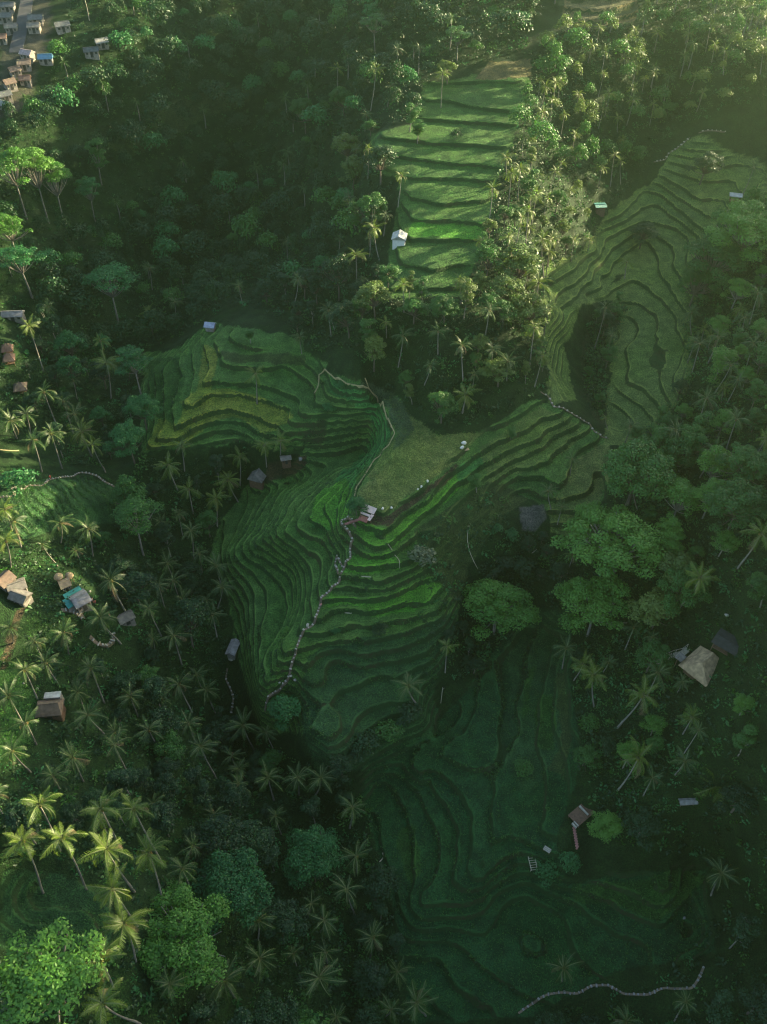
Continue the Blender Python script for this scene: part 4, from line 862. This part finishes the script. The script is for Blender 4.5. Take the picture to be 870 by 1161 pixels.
stone_path([(741,184),(755,181),(757,175),(768,168),(782,156)], .3, True, None, 1.0, .6); stone_path([(792,151),(805,148),(822,150)], .3, True, None, 1.2, .5)
stone_path([(70,692),(80,692),(92,697),(95,703)], 1.0, True, None, .7, 1.1); stone_path([(102,722),(110,730),(122,733),(129,728),(128,720)], .8, True, None, .75, 1.0)
g = Geo(); q = drape([(33,-12),(30,5),(27,25),(22,45),(18,60)], 1.0); ribbon(g, q, 5.0, .12); tag(link('road', g.mesh('road', [M_ASPH])), kind='structure')
# ---- boulders, sacks, poles, people
def lump(seed, a, b, c, M=None):
    r = np.random.default_rng(seed); n, k = 10, 7; V = []
    for i in range(k):
        th = math.pi*i/(k-1)
        for j in range(n):
            ph = 2*math.pi*j/n; s = 1+.22*math.sin(ph*2+seed+i)*math.sin(th)+r.uniform(-.08, .08); V.append((a*s*math.sin(th)*math.cos(ph), b*s*math.sin(th)*math.sin(ph), c*(math.cos(th)+.55)))
    return Geo().add(V, [(i*n+j, (i+1)*n+j, (i+1)*n+(j+1) % n, i*n+(j+1) % n) for i in range(k-1) for j in range(n)])
def single(name, px, py, g, mat, label, cat, group=None, rz=0, smooth=False, dz=0.0):
    x, y = hit(px, py); BUILT.append((x, y, .8)); o = link(name, g.mesh(name, [mat], smooth), None, (x, y, float(ground(x, y))+dz), (0, 0, rz)); return tag(o, label, cat, group)
for i, (px, py, s, mt, lb) in enumerate(((262,748,.95,M_STONE,'large pale boulder at the end of the narrow tiled shed'),(330,768,.6,M_STONE,'pale boulder beside the spur path above the blue green tree'),(335,771,.7,M_STONE,'flat grey white rock right of the spur path boulder'),(317,774,.5,M_STONE,'white stone left of the lower spur path'),(349,709,.75,M_STONE,'white boulder at the bend of the spur path'),
 (672,440,.6,M_STONE,'white boulder in the upper valley stream'),(824,698,.8,M_STONE,'round white boulder above the big thatched hall'),(845,1040,1.1,M_STONED,'upper grey rock of the outcrop in the lower right shade'),(849,1048,1.5,M_STONED,'main grey rock of the outcrop in the lower right shade'),(852,1056,1.0,M_STONED,'lower grey rock of the outcrop in the lower right shade'),(776,1041,.6,M_STONED,'single pale rock on the dark lower right terrace'),(341,520,1.2,M_STONED,'brownish boulder on the slope beside the tiny gully shed'),(43,781,.5,M_STONE,'small white stone pile behind the thatched hut on the lawn'),(27,775,.35,M_STONE,'tiny white stone on the lawn left of the thatched hut'),(102,671,.6,M_STONE,'pale boulder right of the teal roofed house'))):
    single('boulder', px, py, lump(i, s*.62, s*.5, s*.4), mt, lb, 'boulder', 'boulders', i, True)
for i, (px, py, s, lb) in enumerate(((526,503,.62,'upper white sack of the pair at the right corner of the plateau'),(524,508,.55,'lower white sack of the pair at the right corner of the plateau'),(434,577,.36,'white sack nearest the pink roofed shelter on the plateau rim'),(444,576,.36,'white sack second nearest the pink roofed shelter on the plateau rim'),(474,555,.28,'dull white sack on the plateau rim, left of the close pair'),(478,552,.36,'left white sack of the close pair on the plateau rim'),(485,546,.38,'right white sack of the close pair on the plateau rim'))):
    single('sack', px, py, lump(30+i, s, s*.75, s*.8), M_CLOTH, lb, 'sack', 'white sacks on the plateau rim', i*.8, True)
single('straw_mat', 529, 510, Geo().box((0, 0, .12), (1.3, .8, .12)).box((0, 0, .2), (.9, .55, .05), rz=.3), M_TAN, 'tan straw mat beside the pair of white sacks', 'mat', None, .3)
def pole(px0, py0, px1, py1, label, name='bamboo_pole', sag=0.0, rad=.07):
    a, b = hit(px0, py0), hit(px1, py1); n = 7; ts = np.linspace(0, 1, n); ox, oy, oz = a[0], a[1], float(ground(*a))
    P_ = [((b[0]-a[0])*t_+sag*math.sin(t_*3.14), (b[1]-a[1])*t_, float(ground(a[0]+(b[0]-a[0])*t_+sag*math.sin(t_*3.14), a[1]+(b[1]-a[1])*t_))-oz+.22) for t_ in ts]
    g = Geo(); g.tube(P_, rad, 6)
    for t_ in P_[1:-1]: g.box((t_[0], t_[1], t_[2]), (rad*2.3, rad*2.3, .05))
    return tag(link(name, g.mesh(name, [M_BAMB], True), None, (ox, oy, oz)), label, 'bamboo pole', 'bamboo poles lying on the terraces')
pole(410, 656, 421, 655, 'pale bamboo pole lying on the brown bank of the spur front', rad=.1); pole(391, 695, 399, 694, 'short pale bamboo pole lying below the bright strip of the spur front', rad=.1); pole(434, 967, 430, 978, 'curved pale bamboo pole in the gully beside the bottom palms', sag=.4, rad=.1)
pole(440, 617, 453, 645, 'long bent bamboo pipe running down beside the pale spiky shrub', sag=.9); pole(531, 600, 542, 646, 'long bent bamboo pipe on the right slope of the spur', sag=-1.2); pole(603, 628, 609, 623, 'short bamboo pole lying in the stream thicket')
x, y = hit(500, 797); g = Geo(); g.tube([(0, 0, -.5), (.05, 0, 3), (.1, .05, 6.6)], [.10, .09, .05], 6); g.tube([(.08, .03, 5.6), (.5, .1, 6.3)], .04, 5); tag(link('bamboo_mast', g.mesh('bamboo_mast', [M_BAMB], True), None, (x, y, float(ground(x, y)))), 'upright bamboo mast beside the lone palm on the lower terraces', 'mast')
def person_mat(name, shirt, trousers):
    t = NT(name); z = t.n('ShaderNodeSeparateXYZ'); t.l(t.n('ShaderNodeTexCoord').outputs['Object'], z.inputs[0]); Zc = z.outputs[2]
    c = t.mix(t.math('GREATER_THAN', Zc, .86), trousers, shirt); c = t.mix(t.math('GREATER_THAN', Zc, 1.40), c, (.30, .17, .11)); c = t.mix(t.math('LESS_THAN', Zc, .07), c, (.05, .04, .03))
    p = t.n('ShaderNodeBsdfPrincipled'); p.inputs['Roughness'].default_value = .8; t.l(c, p.inputs['Base Color']); t.l(p.outputs[0], t.out.inputs[0]); return t.mat
HAIR = plain('black_hair', (.012, .010, .009), .6)
def person(px, py, label, shirt, trousers, rz):
    J = [(0, 0, .95), (0, 0, 1.18), (0, .01, 1.38), (0, .01, 1.47), (0, .03, 1.58), (0, .03, 1.70), (.10, 0, .88), (.12, .05, .50), (.12, .12, .06), (.12, .24, .03), (-.10, 0, .88), (-.12, -.02, .50), (-.12, -.10, .06), (-.12, .02, .03),
         (.20, 0, 1.36), (.27, -.02, 1.10), (.28, .10, .86), (.29, .14, .76), (-.20, 0, 1.36), (-.27, .03, 1.10), (-.28, .14, .88), (-.29, .18, .78)]
    E = [(0, 1), (1, 2), (2, 3), (3, 4), (4, 5), (0, 6), (6, 7), (7, 8), (8, 9), (0, 10), (10, 11), (11, 12), (12, 13), (2, 14), (14, 15), (15, 16), (16, 17), (2, 18), (18, 19), (19, 20), (20, 21)]
    rad = [.15, .14, .16, .06, .095, .08, .09, .065, .045, .035, .09, .065, .045, .035, .07, .05, .035, .04, .07, .05, .035, .04]
    me = bpy.data.meshes.new('person'); me.from_pydata(J, E, []); me.materials.append(person_mat('clothes_'+str(int(px)), shirt, trousers))
    x, y = hit(px, py, .9); o = link('person', me, None, (x, y, float(ground(x, y))+.05), (0, 0, rz)); sk = o.modifiers.new('skin', 'SKIN')
    for i, v in enumerate(me.skin_vertices[0].data): v.radius = (rad[i], rad[i]); v.use_root = i == 0
    sb = o.modifiers.new('smooth', 'SUBSURF'); sb.levels = sb.render_levels = 1
    tag(o, label, 'person', 'people on the paths')
    h = part('hair', lump(3, .105, .115, .085), HAIR, o, (0, .01, 1.68), smooth=True); BUILT.append((x, y, .8)); return o
person(364, 686, 'person in a pink shirt walking on the middle of the spur path', (.75, .30, .28), (.10, .08, .10), .4)
person(105, 680, 'person in a light pink top beside the teal roofed house', (.80, .45, .42), (.25, .12, .12), 2.0); person(108, 683, 'person in a red top right of the one in light pink', (.55, .12, .10), (.12, .10, .10), 1.0)
person(124, 697, 'person in an orange shirt by the grey thatched hut', (.80, .35, .18), (.60, .40, .30), -.6); person(57, 541, 'person in red clothes at the top bend of the winding stone path', (.50, .07, .05), (.30, .05, .04), 1.2)
REG = {  # region: (polygon, palm share, kinds with weights, label phrase)
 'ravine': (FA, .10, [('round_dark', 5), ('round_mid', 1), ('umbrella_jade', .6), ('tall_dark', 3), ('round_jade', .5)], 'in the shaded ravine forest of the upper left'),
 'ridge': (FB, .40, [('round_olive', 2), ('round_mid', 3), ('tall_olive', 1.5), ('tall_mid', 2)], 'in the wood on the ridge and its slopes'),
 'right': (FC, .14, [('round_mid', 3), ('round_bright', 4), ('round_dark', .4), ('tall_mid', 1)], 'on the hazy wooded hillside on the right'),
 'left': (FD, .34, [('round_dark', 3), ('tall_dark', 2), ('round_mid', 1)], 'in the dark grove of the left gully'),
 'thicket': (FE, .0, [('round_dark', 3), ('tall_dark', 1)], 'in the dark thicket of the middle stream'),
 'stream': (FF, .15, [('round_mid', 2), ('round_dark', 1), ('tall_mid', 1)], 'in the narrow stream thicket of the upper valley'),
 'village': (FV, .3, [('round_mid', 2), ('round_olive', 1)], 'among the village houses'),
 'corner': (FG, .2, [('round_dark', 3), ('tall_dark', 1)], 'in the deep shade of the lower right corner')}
CAND = []
for ri, (rn, (poly, ps, kk, ph)) in enumerate(REG.items()):
    x, y, px, py, d = zone_pts([poly], dict(ravine=7.4, ridge=6.2, right=6.2, left=5.5, thicket=4.6, village=7.0, stream=5.0, corner=7.0)[rn], .38, (-260, 260), (0, 560), 50+ri)
    wts = np.array([w for _, w in kk], float); wts /= wts.sum()
    for i in range(len(x)):
        rr = random.random(); inside = -10 < px[i] < 880 and -25 < py[i] < 1200
        if rr < ps: sp = ('palm', random.uniform(.62, .95)*.95)
        else:
            k = kk[int(np.searchsorted(np.cumsum(wts), random.random()))][0]
            D = random.choice((5.0, 6.5, 7.5, 9.0, 11.0))*random.uniform(.85, 1.15)*(.72 if rn in ('thicket', 'stream') else (.9 if rn == 'ridge' else 1)); sp = (k, D if 'tall' not in k else D*.6)
        if not clear_of(x[i], y[i], 2.6 if inside else 1.5): continue
        CAND.append((float(d[i]) if inside else 1e4+float(d[i]), float(x[i]), float(y[i]), sp, rn, ph))
CAND.sort()
npalm = 285-sum(o.name.startswith('coconut_palm') for o in bpy.data.objects if o.parent is None)
ntree = 290-sum(o.name.startswith('broadleaf_tree') for o in bpy.data.objects if o.parent is None)
LOOK = dict(round_dark='dark rounded tree', round_mid='green rounded tree', umbrella_jade='flat topped blue green tree', tall_dark='dark slender tree', round_bright='fresh green rounded tree', round_jade='blue green rounded tree', round_olive='olive rounded tree', tall_olive='olive slender tree', tall_mid='green slender tree', umbrella_mid='flat topped green tree')
MASS = []
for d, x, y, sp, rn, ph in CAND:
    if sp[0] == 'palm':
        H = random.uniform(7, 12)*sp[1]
        if npalm > 0 and d < 1e4: palm(x, y, sp[1], H, f'coconut palm filling in {ph}', f'palms {ph}', fresh=rn == 'ridge' or (rn == 'right' and random.random() < .4)); npalm -= 1  # ridge and some right-hand crowns get the sunlight-coloured leaves
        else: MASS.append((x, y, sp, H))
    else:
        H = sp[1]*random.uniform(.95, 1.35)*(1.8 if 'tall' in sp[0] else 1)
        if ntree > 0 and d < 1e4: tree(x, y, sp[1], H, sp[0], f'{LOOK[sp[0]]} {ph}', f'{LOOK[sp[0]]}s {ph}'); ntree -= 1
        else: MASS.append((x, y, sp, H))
# the woods that run on past the counted trees, over the far crest and the unseen light-shaping hill on the right

r_ = np.random.default_rng(5)
for x in np.arange(-420, 420, 11.0):
    for y in np.arange(-60, 700, 11.0):
        xx = x+r_.uniform(-4, 4); yy = y+r_.uniform(-4, 4); px, py, d = project(xx, yy, float(bil(GH, xx, yy)))
        if -100 < px < 980 and -50 < py < 1260: continue
        if np.hypot(xx, yy-40) < 30: continue
        k = ('round_mid', 'round_dark', 'round_olive', 'palm')[r_.integers(4)]
        MASS.append((xx, yy, (k, .9 if k == 'palm' else r_.uniform(9, 13)), r_.uniform(9, 14)))
def arr(me):
    V = np.empty(len(me.vertices)*3, np.float32); me.vertices.foreach_get('co', V)
    ls = np.empty(len(me.polygons), np.int32); me.polygons.foreach_get('loop_total', ls)
    vi = np.empty(len(me.loops), np.int32); me.loops.foreach_get('vertex_index', vi)
    return V.reshape(-1, 3), vi, ls
def low_tree(seed, mat_i, D, H, n, leaf, flat=.75):
    r = np.random.default_rng(seed); P_, N_ = [], []
    for i in range(9):
        a = i*2.399; q = math.sqrt((i+.5)/9); rad = D*.5*.46*r.uniform(.8, 1.2)
        c = np.array([(D/2-rad*.8)*q*math.cos(a), (D/2-rad*.8)*q*math.sin(a), H*(.45+.42*math.sqrt(1-.8*q*q))*r.uniform(.85, 1)])
        p_, n_ = puff_points(r, c, rad, n//9, flat); P_.append(p_); N_.append(n_)
    return leaves(np.concatenate(P_), np.concatenate(N_), leaf, r)
LOW = [low_tree(i, 0, 1, 1, 700, .085) for i in range(4)]
lowpalm = []
for m in PALM_CL:
    V, vi, ls = arr(m); lowpalm.append(V[vi[:ls.sum()]].reshape(-1, 4, 3) if (ls == 4).all() else None)
Vs, Ms, Lr = [], [], []
MI = dict(round_bright=1, round_dark=0, tall_dark=0, round_mid=1, tall_mid=1, umbrella_mid=1, umbrella_jade=2, round_jade=2, round_olive=3, tall_olive=3, palm=4)
for (x, y, sp, H) in MASS:
    z = float(ground(x, y)); a = random.uniform(0, 6.28); ca, sa = math.cos(a), math.sin(a)
    if sp[0] == 'palm': q = random.choice(lowpalm).reshape(-1, 3)*sp[1]; off = H
    else: q = random.choice(LOW)*np.array([sp[1], sp[1], H]); off = 0
    V = np.c_[q[:, 0]*ca-q[:, 1]*sa+x, q[:, 0]*sa+q[:, 1]*ca+y, q[:, 2]+z+off]
    Vs.append(V); n = len(V)//4; Ms.append(np.full(n, MI[sp[0]])); Lr.append(np.clip(random.random()*.8+np.random.default_rng(len(Vs)).uniform(-.2, .3, n), 0, 1))
    if sp[0] == 'palm':   # its trunk
        g = Geo(); g.tube([(x, y, z-1), (x+.2, y+.1, z+H*.5), (x, y, z+H)], [.25, .18, .14], 5, cap=False); V = g.V[0]; Q = V[g.F[0]].reshape(-1, 3); Vs.append(Q); Ms.append(np.full(len(Q)//4, 5)); Lr.append(np.full(len(Q)//4, .5))
V = np.concatenate(Vs); me = mk_mesh('forest', V, np.arange(len(V)).reshape(-1, 4), mats=[LEAF_DARK, LEAF_MID, LEAF_JADE, LEAF_OLIVE, PALM_LEAF, BARK], mi4=np.concatenate(Ms)); set_leafrand(me, np.concatenate(Lr))
tag(link('forest', me), 'dense mass of distant tropical trees behind and between the counted trees', 'forest', kind='stuff')
# undergrowth on every wooded slope
Vs, Ms, Lr = [], [], []; r = np.random.default_rng(77)
def clump(n, rad, h, leaf):
    P_ = np.c_[r.normal(0, rad*.5, (n, 2)), np.abs(r.normal(.35, .3, n))*h]; N_ = norm(np.c_[r.normal(0, .6, (n, 2)), np.full(n, .9)])
    return leaves(P_, N_, leaf, r, .5)
CL = [clump(26, 1.3, 1.7, .62) for _ in range(8)]+[clump(18, .9, 1.0, .9) for _ in range(4)]
FS = [(470,612),(520,580),(560,560),(585,575),(560,605),(535,640),(525,690),(490,720),(470,700),(490,660)]
for poly, spc in ((FS, 2.0), (FA, 2.5), (FB, 2.1), (FC, 1.6), (FD, 1.9), (FE, 1.6), (FF, 1.15), (FG, 2.2)):
    x, y, px, py, d = zone_pts([poly], spc, .5, (-190, 190), (20, 480), int(spc*100)+len(poly))
    k = (px > -130) & (px < 1000) & (py > -40) & (py < 1270)
    x, y = x[k], y[k]; z = ground(x, y)
    for i in range(len(x)):
        if r.random() < .12: continue
        if any((x[i]-b[0])**2+(y[i]-b[1])**2 < (b[2]*.9)**2 for b in BUILT): continue
        q = CL[r.integers(len(CL))]; s = r.uniform(.6, 1.35); a = r.uniform(0, 6.28); ca, sa = math.cos(a)*s, math.sin(a)*s
        Vs.append(np.c_[q[:, 0]*ca-q[:, 1]*sa+x[i], q[:, 0]*sa+q[:, 1]*ca+y[i], q[:, 2]*s+z[i]-.1]); n = len(q)//4
        Ms.append(np.full(n, ((0, 0, 1, 1, 0, 2) if poly is FC or poly is FF else (0, 0, 0, 0, 1, 2))[r.integers(6)])); Lr.append(np.full(n, r.random()))
V = np.concatenate(Vs); me = mk_mesh('undergrowth', V, np.arange(len(V)).reshape(-1, 4), mats=[LEAF_DARK, LEAF_MID, LEAF_JADE], mi4=np.concatenate(Ms)); set_leafrand(me, np.concatenate(Lr))
tag(link('undergrowth', me), 'low leafy undergrowth covering the wooded slopes', 'undergrowth', kind='stuff')
# crop rows on the left hillside and long grass on the lawn by the thatched hut
Vs, Ms, Lr = [], [], []
ROWP = [(0,520),(60,535),(128,548),(142,598),(70,606),(10,615),(0,600)]
for k in range(-14, 16):
    for t_ in np.arange(0, 110, 1.6):
        px, py = 20+k*9.5+t_*.55+2.5*math.sin(t_*.11+k), 528+t_*.85
        if not inpoly(np.array([px]), np.array([py]), ROWP)[0] or r.random() < .12: continue
        x, y = unproject(px, py, float(bil(GH, *unproject(px, py, -2)))); z = float(ground(x, y))
        q = CL[r.integers(len(CL))]; s = r.uniform(.30, .48); a = r.uniform(0, 6.28); ca, sa = math.cos(a)*s, math.sin(a)*s
        Vs.append(np.c_[q[:, 0]*ca-q[:, 1]*sa+x, q[:, 0]*sa+q[:, 1]*ca+y, q[:, 2]*s*1.3+z-.05]); n = len(q)//4; Ms.append(np.full(n, (0, 1, 1)[r.integers(3)])); Lr.append(np.full(n, r.random()))
V = np.concatenate(Vs); me = mk_mesh('crop_rows', V, np.arange(len(V)).reshape(-1, 4), mats=[LEAF_DARK, LEAF_MID], mi4=np.concatenate(Ms)); set_leafrand(me, np.concatenate(Lr))
tag(link('crop_rows', me), 'rows of leafy crops running down the slope at the left edge', 'crop rows', kind='stuff')
Vs, Ms, Lr = [], [], []
x, y, px, py, d = zone_pts([[(0,725),(30,760),(50,790),(45,825),(28,870),(0,870)], [(-20,400),(60,415),(75,470),(62,500),(-20,505)], [(30,690),(60,700),(100,740),(90,780),(50,780),(28,740)]], 1.25, .5, (-130, -20), (40, 220), 909)
for i in range(len(x)):
    q = CL[r.integers(len(CL))]; s = r.uniform(.28, .7); a = r.uniform(0, 6.28); ca, sa = math.cos(a)*s, math.sin(a)*s
    Vs.append(np.c_[q[:, 0]*ca-q[:, 1]*sa+x[i], q[:, 0]*sa+q[:, 1]*ca+y[i], q[:, 2]*s+float(ground(x[i], y[i]))-.05]); n = len(q)//4; Ms.append(np.full(n, (0, 1, 1, 2)[r.integers(4)] if px[i] < 46 and py[i] > 700 else (0, 0, 1)[r.integers(3)])); Lr.append(np.full(n, r.random()))
V = np.concatenate(Vs); me = mk_mesh('weeds', V, np.arange(len(V)).reshape(-1, 4), mats=[LEAF_DARK, LEAF_MID, LEAF_BRIGHT], mi4=np.concatenate(Ms)); set_leafrand(me, np.concatenate(Lr))
tag(link('weeds', me), 'long grass and weeds on the left lawn and slopes', 'weeds', kind='stuff')
# weeds and rice tufts on the terrace banks and fields
Vs, Ms, Lr = [], [], []
n = 420000; x = r.uniform(-100, 105, n); y = r.uniform(42, 330, n)
zz, hh, rff, bff, tt = ground(x, y, True); fr_ = hh-np.floor(hh)
px, py, d = project(x, y, zz); bank = (fr_ > 1-rff*1.1)
gate = vnoise(x, y, 6, 21) > .0
keep = (tt > .7) & (px > -10) & (px < 880) & (py < 1180) & ((bank & gate & (r.random(n) < .8)) | (~bank & (r.random(n) < .22)))
x, y, zz, bank = x[keep], y[keep], zz[keep], bank[keep]
for i in range(len(x)):
    m = 5 if bank[i] else 3; h = r.uniform(.25, .55) if bank[i] else r.uniform(.15, .3)
    P_ = np.c_[x[i]+r.normal(0, .22, m), y[i]+r.normal(0, .22, m), zz[i]+r.uniform(.05, h, m)]
    N_ = norm(np.c_[r.normal(0, .7, (m, 2)), np.full(m, .8)]); Vs.append(leaves(P_, N_, .5 if bank[i] else .34, r, .4)); Ms.append(np.full(m, 0 if bank[i] and r.random() < .6 else 1)); Lr.append(np.full(m, r.random()))
xb = r.uniform(-95, 100, 30000); yb = r.uniform(48, 320, 30000); zb, hb, rb, _, tb = ground(xb, yb, True); fb = hb-np.floor(hb); pxb, pyb, _d = project(xb, yb, zb)
kb = (tb > .7) & (fb > 1-rb*1.15) & (vnoise(xb, yb, 14, 23) > .12) & (pxb > -10) & (pxb < 880) & (pyb > 320) & (r.random(30000) < .30)
for x_, y_, z_ in zip(xb[kb], yb[kb], zb[kb]):
    q = CL[r.integers(len(CL))]; s = r.uniform(.22, .62); a = r.uniform(0, 6.28); ca, sa = math.cos(a)*s, math.sin(a)*s
    Vs.append(np.c_[q[:, 0]*ca-q[:, 1]*sa+x_, q[:, 0]*sa+q[:, 1]*ca+y_, q[:, 2]*s+z_-.05]); n = len(q)//4; Ms.append(np.full(n, (0, 0, 1)[r.integers(3)])); Lr.append(np.full(n, r.random()))
PLAT = [(405,432),(418,436),(445,445),(466,470),(500,492),(548,488),(533,500),(520,518),(503,531),(485,546),(473,555),(445,575),(432,580),(412,570),(404,560),(414,545),(430,520),(449,492),(437,462)]
xp, yp, _a, _b, _c = zone_pts([PLAT], .55, .5, (-20, 60), (110, 200), 321)
for x_, y_ in zip(xp, yp):
    if r.random() < .25: continue
    m = 4; P_ = np.c_[x_+r.normal(0, .14, m), y_+r.normal(0, .14, m), float(ground(x_, y_))+r.uniform(.08, .3, m)]; Vs.append(leaves(P_, norm(np.c_[r.normal(0, .8, (m, 2)), np.full(m, .7)]), .34, r, .35)); Ms.append(np.full(m, 2 if r.random() < .7 else 1)); Lr.append(np.full(m, r.random()))
V = np.concatenate(Vs); me = mk_mesh('grass', V, np.arange(len(V)).reshape(-1, 4), mats=[LEAF_DARK, LEAF_MID, LEAF_OLIVE], mi4=np.concatenate(Ms)); set_leafrand(me, np.concatenate(Lr))
tag(link('grass', me), 'weeds and rice tufts growing on the terrace banks', 'grass', kind='stuff')
HAZE=.00030; HAZE_G=.9; EXPOSURE=2.45
# ------------------------------------------------------------------ camera, light, air
cam = bpy.data.cameras.new('camera'); co = bpy.data.objects.new('camera', cam); COL.objects.link(co)
co.location = (0, 0, CAMZ); co.rotation_euler = (math.pi/2-PITCH, 0, 0)
cam.sensor_fit = 'VERTICAL'; cam.angle = 2*math.atan(580.5/FPX); cam.clip_end = 6000
SC.camera = co
SUN_AZ, SUN_EL = R(28), R(14)          # azimuth from +X towards +Y
sd = Vector((math.cos(SUN_AZ)*math.cos(SUN_EL), math.sin(SUN_AZ)*math.cos(SUN_EL), math.sin(SUN_EL)))
sl = bpy.data.lights.new('sun', 'SUN'); sl.energy = 5.0; sl.angle = R(.6); sl.color = (1.0, .84, .52)
so = bpy.data.objects.new('sun', sl); COL.objects.link(so); so.rotation_euler = sd.to_track_quat('Z', 'Y').to_euler(); so.location = (150, 100, 300)
w = bpy.data.worlds.new('World'); SC.world = w; w.use_nodes = True
nt = w.node_tree; nt.nodes.clear()
sky = nt.nodes.new('ShaderNodeTexSky'); sky.sky_type = 'NISHITA'; sky.sun_disc = False; sky.sun_elevation = SUN_EL; sky.sun_rotation = math.pi/2-SUN_AZ; sky.dust_density = 1.5; sky.ozone_density = .8
bg = nt.nodes.new('ShaderNodeBackground'); bg.inputs['Strength'].default_value = .09
wo = nt.nodes.new('ShaderNodeOutputWorld'); nt.links.new(sky.outputs[0], bg.inputs[0]); nt.links.new(bg.outputs[0], wo.inputs[0])
if HAZE:
    g = Geo(); z0, z1 = float(Z.min())-1, 156.0
    g.box((0, 0, (z0+z1)/2), (3800, 3800, z1-z0))
    hm = NT('haze_air'); pv = hm.n('ShaderNodeVolumePrincipled'); pv.inputs['Density'].default_value = HAZE; pv.inputs['Color'].default_value = (.64, .95, .60, 1); pv.inputs['Anisotropy'].default_value = HAZE_G
    hm.l(pv.outputs[0], hm.out.inputs['Volume'])
    tag(link('haze', g.mesh('haze', [hm.mat])), kind='stuff')
vs = SC.view_settings; vs.view_transform = 'Standard'; vs.look = 'None'; vs.gamma = 1.0; vs.exposure = EXPOSURE; vs.use_curve_mapping = False
cy = SC.cycles
cy.max_bounces = 5; cy.diffuse_bounces = 2; cy.glossy_bounces = 1; cy.transmission_bounces = 3; cy.volume_bounces = 0; cy.transparent_max_bounces = 4
cy.use_denoising = True; cy.use_adaptive_sampling = False
try: cy.denoiser = 'OPENIMAGEDENOISE'
except Exception: pass
cy.denoising_prefilter = 'ACCURATE'; cy.pixel_filter_type = 'BLACKMAN_HARRIS'; cy.filter_width = 1.2
